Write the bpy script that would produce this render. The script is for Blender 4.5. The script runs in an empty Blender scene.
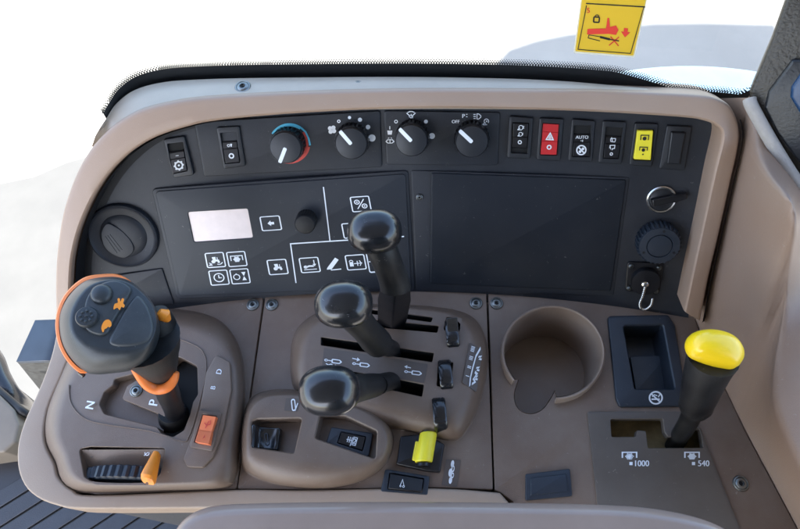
import bpy, bmesh, math, random
from mathutils import Vector, Matrix
from mathutils.geometry import tessellate_polygon
random.seed(4)
SC = bpy.context.scene
COL = SC.collection
# ------------------------------------------------------------------ camera model (800 x 529 reference grid)
F, CX, CY = 610.0, 400.0, 264.5
CAM = Vector((0, 0, 0.5))
ya = Vector((42, 1186, -610)).normalized()
dn = Vector((41, -1308, -610)).normalized()
xa = ya.cross(-dn).normalized()
za = xa.cross(ya)
def ray(x, y):
    v = Vector((x - CX, CY - y, -F))
    return Vector((xa.dot(v), ya.dot(v), za.dot(v)))
ZUP = Vector((0, 0, 1))
U = Vector((xa.dot(-dn), ya.dot(-dn), za.dot(-dn))).normalized()
E1 = (Vector((1, 0, 0)) - U * U.x).normalized()
N0 = E1.cross(U).normalized()
K2, K1, K0 = 0.31893516, 0.02083456, -0.18202939     # plan curve of the dash face

class Level:                                          # a horizontal level
    def __init__(s, z=0.0): s.z = z
    def __call__(s, x, y, h=0.0):
        r = ray(x, y); return CAM + r * ((s.z + h - CAM.z) / r.z)
    def n(s, P): return ZUP.copy()
class Slope:                                          # a plane
    def __init__(s, P, n): s.P = Vector(P); s.nn = Vector(n).normalized()
    def __call__(s, x, y, h=0.0):
        r = ray(x, y); return CAM + r * ((s.P + s.nn * h - CAM).dot(s.nn) / r.dot(s.nn))
    def n(s, P): return s.nn.copy()
class Dash:                                           # the gently curved, reclined dash face
    def __call__(s, x, y, h=0.0):
        r = ray(x, y)
        def f(t):
            P = CAM + r * t; a = P.dot(E1); q = P.dot(N0); g = 2 * K2 * a + K1
            return (q - (K2 * a * a + K1 * a + K0)) / math.sqrt(1 + g * g) - h
        a, b = .40 / F, .55 / F
        for _ in range(40):
            fa, fb = f(a), f(b)
            if abs(fb - fa) < 1e-15: break
            a, b = b, b - fb * (b - a) / (fb - fa)
        return CAM + r * b
    def n(s, P):
        g = 2 * K2 * P.dot(E1) + K1
        return (N0 - E1 * g).normalized()
DASH = Dash(); TOP = Level(0)
def tangent(surf, x, y, h=0.0):
    P = surf(x, y, h); return Slope(P, surf.n(P))
def chord(surf, a, b, c, h=0.0):                      # plane through three points of the face
    A, B, C = surf(*a, h), surf(*b, h), surf(*c, h)
    n = (B - A).cross(C - A).normalized()
    if n.dot(N0) < 0: n = -n
    return Slope(A, n)
def frame(surf, x, y, h=0.0):
    P = surf(x, y, h); n = surf.n(P)
    ex = surf(x + 2, y, h) - P; ex = (ex - n * ex.dot(n)).normalized()
    return P, ex, n.cross(ex), n

# ------------------------------------------------------------------ materials
def lin(c):
    c = c / 255.0
    return c / 12.92 if c <= .04045 else ((c + .055) / 1.055) ** 2.4
def rgb(r, g, b): return (lin(r), lin(g), lin(b), 1)
def mat(name, col, rough=.5, grain=0, bump=0, var=.0, vscale=30, metal=0, coat=0, spec=.5, dust=None, dustamt=.3):
    m = bpy.data.materials.new(name); m.use_nodes = True
    nt = m.node_tree; bs = nt.nodes['Principled BSDF']
    bs.inputs['Base Color'].default_value = col
    bs.inputs['Roughness'].default_value = rough
    bs.inputs['Metallic'].default_value = metal
    bs.inputs['Specular IOR Level'].default_value = spec
    if coat: bs.inputs['Coat Weight'].default_value = coat; bs.inputs['Coat Roughness'].default_value = .12
    tc = nt.nodes.new('ShaderNodeTexCoord')
    if var or dust:
        nz = nt.nodes.new('ShaderNodeTexNoise'); nz.inputs['Scale'].default_value = vscale
        nz.inputs['Detail'].default_value = 6; nz.inputs['Roughness'].default_value = .62
        nt.links.new(tc.outputs['Object'], nz.inputs['Vector'])
        rp = nt.nodes.new('ShaderNodeValToRGB')
        rp.color_ramp.elements[0].position = .38; rp.color_ramp.elements[1].position = .68
        if dust:
            d = [col[i] * (1 - dustamt) + dust[i] * dustamt for i in range(3)] + [1]
            rp.color_ramp.elements[0].color = col; rp.color_ramp.elements[1].color = d
        else:
            rp.color_ramp.elements[0].color = [c * (1 - var) for c in col[:3]] + [1]
            rp.color_ramp.elements[1].color = [min(1, c * (1 + var)) for c in col[:3]] + [1]
        nt.links.new(nz.outputs['Fac'], rp.inputs['Fac'])
        out = rp.outputs['Color']
        if dust:                                       # scattered specks and short scuffs
            sp = nt.nodes.new('ShaderNodeTexNoise'); sp.inputs['Scale'].default_value = 420; sp.inputs['Detail'].default_value = 3
            sp.inputs['Distortion'].default_value = 1.2
            nt.links.new(tc.outputs['Object'], sp.inputs['Vector'])
            r2 = nt.nodes.new('ShaderNodeValToRGB'); r2.color_ramp.elements[0].position = .70; r2.color_ramp.elements[1].position = .76
            r2.color_ramp.elements[1].color = (.45, .45, .45, 1)
            nt.links.new(sp.outputs['Fac'], r2.inputs['Fac'])
            mx = nt.nodes.new('ShaderNodeMixRGB'); mx.inputs['Color2'].default_value = (dust[0], dust[1], dust[2], 1)
            nt.links.new(r2.outputs['Color'], mx.inputs['Fac']); nt.links.new(out, mx.inputs['Color1']); out = mx.outputs['Color']
        nt.links.new(out, bs.inputs['Base Color'])
        mr = nt.nodes.new('ShaderNodeMapRange')
        mr.inputs['To Min'].default_value = max(.03, rough - .06); mr.inputs['To Max'].default_value = min(1, rough + .1)
        nt.links.new(nz.outputs['Fac'], mr.inputs['Value']); nt.links.new(mr.outputs['Result'], bs.inputs['Roughness'])
    if grain:
        g = nt.nodes.new('ShaderNodeTexNoise'); g.inputs['Scale'].default_value = grain
        g.inputs['Detail'].default_value = 2
        nt.links.new(tc.outputs['Object'], g.inputs['Vector'])
        b = nt.nodes.new('ShaderNodeBump'); b.inputs['Strength'].default_value = bump; b.inputs['Distance'].default_value = .0006
        nt.links.new(g.outputs['Fac'], b.inputs['Height']); nt.links.new(b.outputs['Normal'], bs.inputs['Normal'])
    return m
dustc = (.34, .30, .26)
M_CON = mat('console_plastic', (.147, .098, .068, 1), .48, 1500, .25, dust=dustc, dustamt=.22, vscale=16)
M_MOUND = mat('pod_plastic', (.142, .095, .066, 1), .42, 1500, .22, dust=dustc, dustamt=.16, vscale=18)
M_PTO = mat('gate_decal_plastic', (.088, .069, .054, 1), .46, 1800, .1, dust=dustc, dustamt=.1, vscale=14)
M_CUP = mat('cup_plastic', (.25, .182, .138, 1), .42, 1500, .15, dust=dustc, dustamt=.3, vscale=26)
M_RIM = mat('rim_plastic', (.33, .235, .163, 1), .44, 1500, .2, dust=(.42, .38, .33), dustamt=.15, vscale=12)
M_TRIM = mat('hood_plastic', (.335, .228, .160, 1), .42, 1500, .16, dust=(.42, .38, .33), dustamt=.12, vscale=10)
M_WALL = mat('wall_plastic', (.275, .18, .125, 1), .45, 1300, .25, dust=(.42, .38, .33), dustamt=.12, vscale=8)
M_TOPC = mat('dash_top_plastic', (.43, .36, .28, 1), .42, 1500, .15, var=.05)
M_ARM = mat('armrest_plastic', (.29, .208, .165, 1), .22, 1600, .08, var=.06, vscale=20)
M_DASH = mat('dash_plastic', (.0135, .0162, .0220, 1), .46, 1800, .18, spec=.42, dust=(.2, .19, .18), dustamt=.06, vscale=20)
M_FACE = mat('panel_film', (.0105, .0140, .0205, 1), .52, 2500, .05, dust=(.2, .19, .18), dustamt=.04, vscale=20)
M_SCREEN = mat('blank_panel_film', (.0065, .0095, .0150, 1), .56, 2500, .06, spec=.35, dust=(.2, .19, .18), dustamt=.03, vscale=24)
M_BEZ = mat('switch_bezel', (.015, .017, .021, 1), .40, 1800, .1)
M_BLK = mat('black_plastic', (.006, .006, .008, 1), .33, 0, 0, var=.2, vscale=60)
M_VOID = mat('slot_black', (.004, .004, .004, 1), .8)  # black base stands in for the darkness inside slots and wells
M_STRIP = mat('matte_black', (.006, .006, .007, 1), .7)
M_RUB = mat('black_rubber', (.0045, .0045, .0052, 1), .5, 900, .15, spec=.4, dust=(.2, .19, .17), dustamt=.06, vscale=50)
M_HAND = mat('handle_gloss', (.006, .007, .009, 1), .23, 700, .03, coat=.3, dust=(.2, .19, .18), dustamt=.04, vscale=70)
M_GLS = mat('rocker_gloss', (.008, .010, .013, 1), .16, coat=.4)
M_JOY = mat('joystick_rubber', (.016, .021, .025, 1), .40, 1200, .12, dust=(.25, .25, .24), dustamt=.07, vscale=50)
M_JFACE = mat('joystick_face', (.022, .028, .032, 1), .42, 1200, .12, dust=(.25, .25, .24), dustamt=.08, vscale=60)
M_TRAY = mat('tray_blueblack', (.014, .021, .032, 1), .40, 1500, .12, dust=(.2, .19, .18), dustamt=.05, vscale=30)
M_ORG = mat('orange_plastic', (.82, .20, .035, 1), .4, 0, 0, var=.05, vscale=60)
M_ORR = mat('orange_rocker', (.80, .20, .075, 1), .42, 0, 0, var=.05, vscale=60)
M_AMB = mat('amber_plastic', (.86, .27, .02, 1), .38, 0, 0, var=.05, vscale=60)
M_YEL = mat('yellow_gloss', (.95, .62, .010, 1), .3, 0, 0, var=.04, vscale=50, coat=.25)
M_YELS = mat('yellow_switch', (.92, .80, .04, 1), .4, 0, 0, var=.04, vscale=60)
M_RED = mat('red_switch', (.58, .022, .025, 1), .38, 0, 0, var=.05, vscale=60)
M_PRN = mat('white_print', (.80, .83, .85, 1), .6)
M_PRNB = mat('black_print', (.01, .01, .01, 1), .6)
M_CYAN = mat('cyan_print', (.10, .50, .68, 1), .6)
M_REDP = mat('red_print', (.60, .07, .05, 1), .6)
M_BRP = mat('brown_print', (.09, .03, .012, 1), .6)
M_MET = mat('screw_metal', (.24, .25, .24, 1), .38, 900, .2, metal=1, var=.2, vscale=200)
M_CHR = mat('chrome', (.62, .62, .60, 1), .22, metal=1)
M_DKM = mat('dark_steel', (.09, .09, .09, 1), .35, metal=1, var=.2, vscale=80)
M_OLV = mat('olive_well', (.30, .22, .10, 1), .7, 300, .2, var=.3, vscale=60)
M_DEC = mat('decal_grey', (.090, .068, .055, 1), .45, dust=dustc, dustamt=.1, vscale=30)
M_STK = mat('sticker_yellow', (.92, .64, .05, 1), .45)
M_STKR = mat('sticker_red', (.70, .05, .03, 1), .5)
M_PILL = mat('pillar_grain', (.034, .028, .020, 1), .42, 420, .9, var=.1, vscale=200)
M_PBLK = mat('pillar_black', (.012, .013, .015, 1), .4, 500, .3)
M_PGLS = mat('inset_blue_reflection', (.012, .045, .11, 1), .35)  # blue base stands in for a blue reflection in the pillar inset
M_SEAL = mat('seal_grey', (.36, .33, .30, 1), .6, 900, .5, var=.04, vscale=250)
M_MAT = mat('mat_rubber', (.016, .020, .028, 1), .5, 700, .3, var=.2, vscale=30)
M_SKIRT = mat('skirt_fibre', (.045, .043, .045, 1), .8, 500, .9, var=.3, vscale=300)
M_OUTB = mat('box_lid_sky_blue', (.006, .012, .022, 1), .35, 0, 0, var=.2, vscale=12)  # blue of the reflected sky is put into this lid colour
M_OUTD = mat('box_dirty_side', (.008, .009, .009, 1), .7, 120, .6, var=.8, vscale=90)
M_SILL = mat('sill_beige', (.15, .122, .09, 1), .5, var=.06)
M_ROOF = mat('roof_lining', (.15, .145, .14, 1), .8, var=.05)
M_PALE = mat('sheet_pale', (.80, .88, .80, 1), .4, var=.04)  # extra pale to make up for missing sun on the added shape
M_FRIT = mat('frit_black', (.008, .009, .010, 1), .45)
def lcd():
    m = mat('lcd', (.66, .57, .54, 1), .35, var=.04, vscale=120)
    b = m.node_tree.nodes['Principled BSDF']
    b.inputs['Emission Color'].default_value = (1, .86, .80, 1); b.inputs['Emission Strength'].default_value = LCD_E
    return m
LCD_E = .03  # faint glow added to a display that only reflects
M_LCD = lcd()
def glass(name, tint, gl):
    m = bpy.data.materials.new(name); m.use_nodes = True; nt = m.node_tree; nt.nodes.clear()
    o = nt.nodes.new('ShaderNodeOutputMaterial'); mx = nt.nodes.new('ShaderNodeMixShader')
    t = nt.nodes.new('ShaderNodeBsdfTransparent'); t.inputs['Color'].default_value = tint
    g = nt.nodes.new('ShaderNodeBsdfGlossy'); g.inputs['Roughness'].default_value = .02
    lw = nt.nodes.new('ShaderNodeLayerWeight'); lw.inputs['Blend'].default_value = .5
    pw = nt.nodes.new('ShaderNodeMath'); pw.operation = 'POWER'; pw.inputs[1].default_value = 5
    fr = nt.nodes.new('ShaderNodeMath'); fr.operation = 'MULTIPLY_ADD'; fr.inputs[1].default_value = .8; fr.inputs[2].default_value = .04
    nt.links.new(lw.outputs['Facing'], pw.inputs[0]); nt.links.new(pw.outputs[0], fr.inputs[0])
    nt.links.new(fr.outputs[0], mx.inputs[0]); nt.links.new(t.outputs[0], mx.inputs[1]); nt.links.new(g.outputs[0], mx.inputs[2])
    nt.links.new(mx.outputs[0], o.inputs[0])
    return m
M_GLASS = glass('window_glass', (.93, .97, .96, 1), .04)
def concrete():
    m = mat('pale_concrete', (.245, .228, .20, 1), .85, 60, .3, var=.10, vscale=1.1)
    return m
M_GND = concrete()
M_PAVE = mat('grey_paving', (.099, .098, .090, 1), .85, 60, .3, var=.10, vscale=2.2)

# ------------------------------------------------------------------ mesh building
LOC = {}
class MB:
    def __init__(s): s.v = []; s.f = []; s.m = []
    def add(s, vs, fs, m=0):
        b = len(s.v); s.v += [Vector(v) for v in vs]
        for f in fs: s.f.append([i + b for i in f]); s.m.append(m)
        return s
    def loft(s, rings, m=0, cap0=False, cap1=False, closed=True, ms=None):
        n = len(rings[0]); fs = []; mm = []
        for k in range(len(rings) - 1):
            for i in range(n if closed else n - 1):
                j = (i + 1) % n
                fs.append([k * n + i, k * n + j, (k + 1) * n + j, (k + 1) * n + i]); mm.append(ms[k] if ms else m)
        b = len(s.v)
        for r in rings: s.v += [Vector(p) for p in r]
        for f, q in zip(fs, mm): s.f.append([i + b for i in f]); s.m.append(q)
        if cap0: s.fill([rings[0]], ms[0] if ms else m)
        if cap1: s.fill([rings[-1]], ms[-1] if ms else m)
        return s
    def fill(s, loops, m=0):                          # triangulated cap, with holes
        P = loops[0]; n = Vector((0, 0, 0)); c = sum(P, Vector()) / len(P)
        for i in range(len(P)): n += (P[i] - c).cross(P[(i + 1) % len(P)] - c)
        n.normalize(); ex = n.orthogonal().normalized(); ey = n.cross(ex)
        l2 = [[Vector((p.dot(ex), p.dot(ey), 0)) for p in L] for L in loops]
        tr = tessellate_polygon(l2)
        s.add([p for L in loops for p in L], [list(t) for t in tr], m)
        return s
    def build(s, name, mats, parent=None, bevel=0, angle=38, flat=False, blim=32):
        me = bpy.data.meshes.new(name)
        o0 = LOC.get(parent.name, Vector()) if parent else Vector()
        bm = bmesh.new()
        vs = [bm.verts.new(v - o0) for v in s.v]
        for f, m in zip(s.f, s.m):
            if len(set(f)) < 3: continue
            try:
                q = bm.faces.new([vs[i] for i in f]); q.material_index = m; q.smooth = not flat
            except ValueError: pass
        bmesh.ops.remove_doubles(bm, verts=bm.verts, dist=2e-6)
        bmesh.ops.dissolve_degenerate(bm, dist=1e-7, edges=bm.edges)
        bmesh.ops.recalc_face_normals(bm, faces=bm.faces)
        bm.to_mesh(me); bm.free()
        if not isinstance(mats, (list, tuple)): mats = [mats]
        for m in mats: me.materials.append(m)
        if not flat: me.set_sharp_from_angle(angle=math.radians(angle))
        o = bpy.data.objects.new(name, me); COL.objects.link(o)
        if parent:
            o.parent = parent; LOC[o.name] = o0.copy()
        else: LOC[o.name] = Vector()
        if bevel:
            b = o.modifiers.new('b', 'BEVEL'); b.width = bevel; b.segments = 3; b.limit_method = 'ANGLE'; b.angle_limit = math.radians(blim)
        return o
def props(o, label=None, cat=None, group=None, kind=None):
    for k, v in (('label', label), ('category', cat), ('group', group), ('kind', kind)):
        if v: o[k] = v
    return o
def thing(name, label, cat, loc, group=None, kind=None):
    o = bpy.data.objects.new(name, None); COL.objects.link(o); o.location = loc; o.empty_display_size = .02
    LOC[o.name] = Vector(loc)
    return props(o, label, cat, group, kind)

# ------------------------------------------------------------------ 2D outlines
def rr(pts, r, n=5):                                  # rounded polygon
    out = []; N = len(pts)
    for i in range(N):
        p = Vector(pts[i][:2]); a = Vector(pts[i - 1][:2]); b = Vector(pts[(i + 1) % N][:2])
        q = pts[i][2] if len(pts[i]) > 2 else r
        da, db = (a - p), (b - p); la, lb = da.length, db.length
        da.normalize(); db.normalize()
        ang = math.acos(max(-1, min(1, da.dot(db)))); t = min(q / max(math.tan(ang / 2), .05), la * .48, lb * .48)
        A, B = p + da * t, p + db * t
        if q <= 0 or ang > 3.1: out.append((p.x, p.y)); continue
        for k in range(n + 1):
            u = k / n; w = A * (1 - u) ** 2 + p * 2 * u * (1 - u) + B * u * u
            out.append((w.x, w.y))
    return out
def smooth(pts, n=6, closed=True):                    # catmull-rom
    out = []; N = len(pts); P = [Vector(p) for p in pts]
    for i in range(N if closed else N - 1):
        if closed: a, b, c, d = P[i - 1], P[i], P[(i + 1) % N], P[(i + 2) % N]
        else: a, b, c, d = P[max(0, i - 1)], P[i], P[i + 1], P[min(N - 1, i + 2)]
        for k in range(n):
            t = k / n
            out.append(.5 * (2 * b + (c - a) * t + (2 * a - 5 * b + 4 * c - d) * t * t + (3 * b - a - 3 * c + d) * t ** 3))
    if not closed: out.append(P[-1])
    return out
def resample(poly, n):
    P = [Vector(p[:2]) for p in poly]; P.append(P[0]); L = [0]
    for i in range(len(P) - 1): L.append(L[-1] + (P[i + 1] - P[i]).length)
    out = []; k = 0
    for i in range(n):
        s = L[-1] * i / n
        while L[k + 1] < s: k += 1
        u = (s - L[k]) / max(1e-9, L[k + 1] - L[k]); out.append(P[k].lerp(P[k + 1], u))
    return out
def area(p): return sum(p[i][0] * p[(i + 1) % len(p)][1] - p[(i + 1) % len(p)][0] * p[i][1] for i in range(len(p))) / 2
def inset(poly, d):
    n = len(poly); sg = 1 if area(poly) > 0 else -1; out = []
    P = [Vector(p[:2]) for p in poly]
    for i in range(n):
        a = P[i] - P[i - 1]; b = P[(i + 1) % n] - P[i]
        if a.length < 1e-9: a = b
        if b.length < 1e-9: b = a
        na = Vector((-a.y, a.x)).normalized() * sg; nb = Vector((-b.y, b.x)).normalized() * sg
        m = (na + nb); m = m.normalized() if m.length > 1e-6 else na
        out.append(P[i] + m * (d / max(.5, m.dot(na))))
    return out
def ell(cx, cy, rx, ry, n=32, rot=0, p=2.0):
    o = []
    for i in range(n):
        t = 2 * math.pi * i / n; c, s_ = math.cos(t), math.sin(t)
        x = rx * math.copysign(abs(c) ** (2 / p), c); y = ry * math.copysign(abs(s_) ** (2 / p), s_)
        o.append((cx + x * math.cos(rot) - y * math.sin(rot), cy + x * math.sin(rot) + y * math.cos(rot)))
    return o
PX = .00082
def drop(surf, loop, d): return [p - surf.n(p) * d for p in loop]
def up3(surf, poly, h): return [surf(p[0], p[1], h) for p in poly]
def plate(mb, surf, poly, h0, h1, b=.8, m=0, holes=(), hd=None, hm=None, bottom=False, seg=3, hb=.5):
    """plate whose top outline is POLY at height H1; edge rounded over B, walls square to the face; holes with walls HD deep"""
    top = up3(surf, poly, h1); bm_ = b * PX
    rings = [drop(surf, top, h1 - h0)]
    if b > 0:
        for k in range(seg + 1):
            t = math.pi / 2 * k / seg
            rings.append(drop(surf, up3(surf, inset(poly, b * (1 - math.cos(t))), h1), bm_ * (1 - math.sin(t))))
    else: rings.append(top)
    mb.loft(rings, m, cap0=bottom)
    hl = []
    for H in holes:
        o1 = up3(surf, inset(H, -hb), h1); o2 = drop(surf, up3(surf, H, h1), hb * PX)
        hl.append(o1)
        mb.loft([o1, o2], m)
        mb.loft([o2, drop(surf, o2, hd or (h1 - h0))], m if hm is None else hm)
    mb.fill([rings[-1]] + hl, m)
    return rings
def mound(mb, surf, base, top, H, m=0, n=96, seg=9, holes=(), hd=.02, hm=None, pw=1.0, hb=.6):
    base = resample(base, n); top = resample(top, n)
    rings = []
    for k in range(seg + 1):
        t = math.pi / 2 * k / seg
        s_, h = 1 - math.cos(t), math.sin(t) ** pw * H
        # foot fillet
        if k == 0: rings.append(up3(surf, inset(base, -1.5), -.0005))
        rings.append([surf(*(base[i].lerp(top[i], s_)), h if k else .0006) for i in range(n)])
    mb.loft(rings, m)
    hl = []
    for hp in holes:
        o1 = up3(surf, inset(hp, -hb), H); o2 = drop(surf, up3(surf, hp, H), hb * PX)
        hl.append(o1); mb.loft([o1, o2], m); mb.loft([o2, drop(surf, o2, hd)], m if hm is None else hm)
    mb.fill([rings[-1]] + hl, m)
def lathe(mb, fr, prof, n=32, m=0, ribs=0, ribd=0, ribrows=(), cap=True, ms=None):
    P, ex, ey, nn = fr; rings = []
    for k, (r, h) in enumerate(prof):
        rg = []
        for i in range(n):
            t = 2 * math.pi * i / n; q = r
            if ribs and k in ribrows: q = r - (ribd if (i * ribs * 2 // n) % 2 else 0)
            rg.append(P + (ex * math.cos(t) + ey * math.sin(t)) * q + nn * h)
        rings.append(rg)
    mb.loft(rings, m, cap1=cap, ms=ms)
def tube(mb, pts, rad, n=14, m=0, caps=True, flatten=1.0, side=None):
    P = [Vector(p) for p in pts]; N = len(P); rings = []
    rad = rad if isinstance(rad, (list, tuple)) else [rad] * N
    a = Vector(side) if side else Vector((1, 0, 0))
    for i in range(N):
        t = (P[min(N - 1, i + 1)] - P[max(0, i - 1)]).normalized()
        a = (a - t * a.dot(t)).normalized(); b = t.cross(a)
        rings.append([P[i] + (a * math.cos(2 * math.pi * k / n) + b * math.sin(2 * math.pi * k / n) * flatten) * rad[i] for k in range(n)])
    mb.loft(rings, m, cap0=caps, cap1=caps)
# ------------------------------------------------------------------ printed marks
_TX = {}
def glyphs(s):
    if s not in _TX:
        c = bpy.data.curves.new('t', 'FONT'); c.body = s; c.align_x = 'CENTER'; c.size = 1
        o = bpy.data.objects.new('t', c); COL.objects.link(o)
        me = bpy.data.meshes.new_from_object(o.evaluated_get(bpy.context.evaluated_depsgraph_get()))
        v = [(p.co.x, p.co.y) for p in me.vertices]; f = [list(p.vertices) for p in me.polygons]
        bpy.data.objects.remove(o); bpy.data.curves.remove(c); bpy.data.meshes.remove(me)
        y0 = min(p[1] for p in v); y1 = max(p[1] for p in v); x0 = min(p[0] for p in v); x1 = max(p[0] for p in v)
        k = 1 / (y1 - y0)
        _TX[s] = ([((p[0] - (x0 + x1) / 2) * k, (p[1] - (y0 + y1) / 2) * k) for p in v], f)
    return _TX[s]
class Ink:
    """marks on a face: drawn in a small local grid (x right, y down) placed by centre and two in-plane directions"""
    def __init__(s, surf, h=.0002): s.mb = MB(); s.surf = surf; s.h = h; s.at(0, 0, 1, 1)
    def at(s, cx, cy, sx, sy=None, ax=(1, 0), ay=(0, 1), m=0):
        s.c = (cx, cy); s.sx = sx; s.sy = sy or sx; s.ax = ax; s.ay = ay; s.m = m; return s
    def p(s, x, y):
        return s.surf(s.c[0] + x * s.sx * s.ax[0] + y * s.sy * s.ay[0], s.c[1] + x * s.sx * s.ax[1] + y * s.sy * s.ay[1], s.h)
    def poly(s, pts):
        s.mb.fill([[s.p(*q) for q in pts]], s.m); return s
    def line(s, pts, w=.12, closed=False):
        P = [Vector(q) for q in pts]; n = len(P); L = []; Rr = []
        for i in range(n):
            a = P[i] - P[i - 1] if (i or closed) else P[1] - P[0]
            b = P[(i + 1) % n] - P[i] if (i < n - 1 or closed) else a
            k = s.sy / s.sx
            na = Vector((-a.y * k, a.x / k)); nb = Vector((-b.y * k, b.x / k))
            na = Vector((-a.y, a.x)).normalized(); nb = Vector((-b.y, b.x)).normalized()
            mm = na + nb; mm = mm.normalized() if mm.length > 1e-6 else na
            d = w / 2 / max(.4, mm.dot(na))
            L.append(s.p(*(P[i] + mm * d))); Rr.append(s.p(*(P[i] - mm * d)))
        fs = [[i, (i + 1) % n, n + (i + 1) % n, n + i] for i in range(n if closed else n - 1)]
        s.mb.add(L + Rr, fs, s.m); return s
    def dot(s, x, y, r, n=14): return s.poly([(x + r * math.cos(2 * math.pi * i / n), y + r * math.sin(2 * math.pi * i / n)) for i in range(n)])
    def ring(s, x, y, r, w=.12, n=20): return s.line([(x + r * math.cos(2 * math.pi * i / n), y + r * math.sin(2 * math.pi * i / n)) for i in range(n)], w, True)
    def arc(s, x, y, r, a0, a1, w=.12, n=14):
        return s.line([(x + r * math.cos(math.radians(a0 + (a1 - a0) * i / n)), y + r * math.sin(math.radians(a0 + (a1 - a0) * i / n))) for i in range(n + 1)], w)
    def box(s, w=.13, x=1, y=1): return s.line(rr([(-x, -y), (x, -y), (x, y), (-x, y)], .18, 3), w, True)
    def text(s, t, x, y, size, bold=.03):
        v, f = glyphs(t)
        for d in (-bold, bold): s.mb.add([s.p(x + (q[0] + d) * size, y - q[1] * size) for q in v], f, s.m); s.h += .00004
        return s
    def build(s, parent, mats=None, name='symbol_marking'): return s.mb.build(name, mats or [M_PRN], parent, flat=True)
def ic_tractor(k):
    k.dot(-.35, .3, .33).dot(.5, .42, .2); k.poly([(-.3, -.1), (.6, -.02), (.62, .3), (-.3, .3)]); k.poly([(-.5, -.6), (.1, -.6), (.1, -.05), (-.4, -.05)])
    k.line([(.35, -.05), (.35, -.5)], .12)
def ic_pto(k, w=.16):
    k.dot(0, .08, .50, 12)
    for i in range(6):
        a = i * math.pi / 3; k.line([(.3 * math.cos(a), .05 + .3 * math.sin(a)), (.58 * math.cos(a), .05 + .58 * math.sin(a))], .2)
    k.line([(-.95, .3), (-.95, -.62), (.95, -.62), (.95, .3)], w)
def ic_ram(k):
    k.line(rr([(-.1, -.28), (.75, -.28), (1, 0), (.75, .28), (-.1, .28)], .1, 3), .16, True)
    k.line([(-.1, 0), (-.7, 0)], .16); k.ring(-.82, 0, .16, .12)

# ================================================================== SETTING
g = MB(); S = 60
g.add([(-S, -S, -1.9), (S, -S, -1.9), (S, S, -1.9), (-S, S, -1.9)], [[0, 1, 2, 3]])
props(g.build('ground', M_GND, flat=True), kind='structure')

g = MB(); GL = Level(-1.892)
gp_ = up3(GL, [(-260, 262), (-60, 196), (0, 184), (34, 177), (66, 163), (110, 150), (200, 420), (60, 700), (-300, 700)], 0)
g.fill([gp_]); props(g.build('pavement', M_PAVE, flat=True), kind='structure')
# ================================================================== CONSOLE
con = thing('operator_console', 'broad taupe brown moulded console with seamed panels, raised pods and pale rounded rim', 'console', (-.05, .05, -.2))
outer = [(55, 313), (56, 330), (50, 358), (38, 390), (24, 421), (17, 448), (19, 474), (31, 493), (56, 505), (98, 509), (300, 507), (420, 507), (500, 509), (513, 507)]
inner = [(513, 500), (500, 492.5), (432, 488), (300, 490), (235, 489.5), (96, 495), (72, 490), (58, 478), (54, 464), (44, 441), (47, 410), (62, 374), (76, 338), (85, 310), (72, 308)]
rim = MB()
op = smooth([Vector(p) for p in outer], 4, False); ip = smooth([Vector(p) for p in inner[1:]], 4, False)
plate(rim, TOP, [tuple(p) for p in op] + [tuple(p) for p in ip], -.03, .003, 2.6, seg=5)
rim.build('console_rim', M_RIM, con)
body = MB()
bp = [(58, 332), (52, 360), (41, 391), (27, 422), (22, 448), (25, 473), (37, 491), (60, 501), (100, 505), (420, 503), (540, 510), (860, 620), (796, 527), (745, 430), (706, 345), (696, 312), (640, 304), (487, 288), (390, 285), (265, 292), (180, 303), (66, 308)]
b3 = up3(TOP, bp, -.028)
body.loft([drop(TOP, b3, .27), drop(TOP, b3, .001)]); body.fill([drop(TOP, b3, .27)])
body.fill([drop(TOP, b3, .1)])
body.build('console_skirt', M_SKIRT, con)

# flat panels with seams between them
gp = MB()
plate(gp, TOP, rr([(85, 313), (178, 304), (263.5, 296.5), (236.3, 489), (96, 494.5), (73, 489), (59, 477), (55, 463), (45.5, 441), (48, 411), (63, 375), (77, 339)], 3), -.03, 0, .9)
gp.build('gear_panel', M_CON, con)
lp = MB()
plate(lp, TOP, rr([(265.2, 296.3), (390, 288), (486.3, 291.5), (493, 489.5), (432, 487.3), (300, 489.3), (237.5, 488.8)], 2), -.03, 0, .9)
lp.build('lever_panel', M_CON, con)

# --- gear pod with gate
HP = .019; POD = Level(HP)
base = smooth([(60, 378), (47, 412), (46, 440), (56, 462), (61, 479), (73, 489), (97, 492), (160, 490.5), (222, 488), (236, 478), (240, 440), (245, 390), (238, 345), (214, 318), (165, 309), (112, 315), (80, 337)], 5)
topo = smooth([(79, 374), (66, 403), (62, 432), (69, 452), (74, 470), (86, 480), (116, 483), (160, 482), (203, 479), (217, 466), (225, 436), (233, 398), (231, 368), (214, 343), (175, 327), (120, 327), (93, 346)], 5)
gate = rr([(114, 379), (113, 385), (104, 392), (99, 404), (104, 414), (157, 427), (161, 433), (173, 437), (184, 430), (190, 414), (193, 402), (198, 394), (197, 366), (178, 356), (166, 368), (140, 372)], 4.5, 5)
whole_ = rr([(79, 449), (90, 446.5), (166, 448), (160, 474), (146, 484.5), (96, 484), (84, 477)], 4, 4)
pod = MB()
mound(pod, TOP, base, topo, HP, holes=[gate, whole_], hd=.012)
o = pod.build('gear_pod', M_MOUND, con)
fl = MB()
fl.fill([up3(Level(HP - .0095), inset(rr([(92, 372), (166, 372), (161, 438), (92, 420)], 2), -2), 0)])
fl.build('gate_floor', M_MOUND, con)
fl = MB(); fl.fill([up3(Level(HP - .0118), [(150, 340), (212, 340), (205, 450), (150, 450)], 0)]); fl.build('gate_well', M_VOID, con)
fl = MB()                                              # wheel recess: sloping back wall and floor
fl.fill([up3(Level(HP - .0115), [(74, 440), (172, 440), (164, 485), (82, 485)], 0)]); fl.build('recess_floor', M_MOUND, con)
fl = MB()
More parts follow.
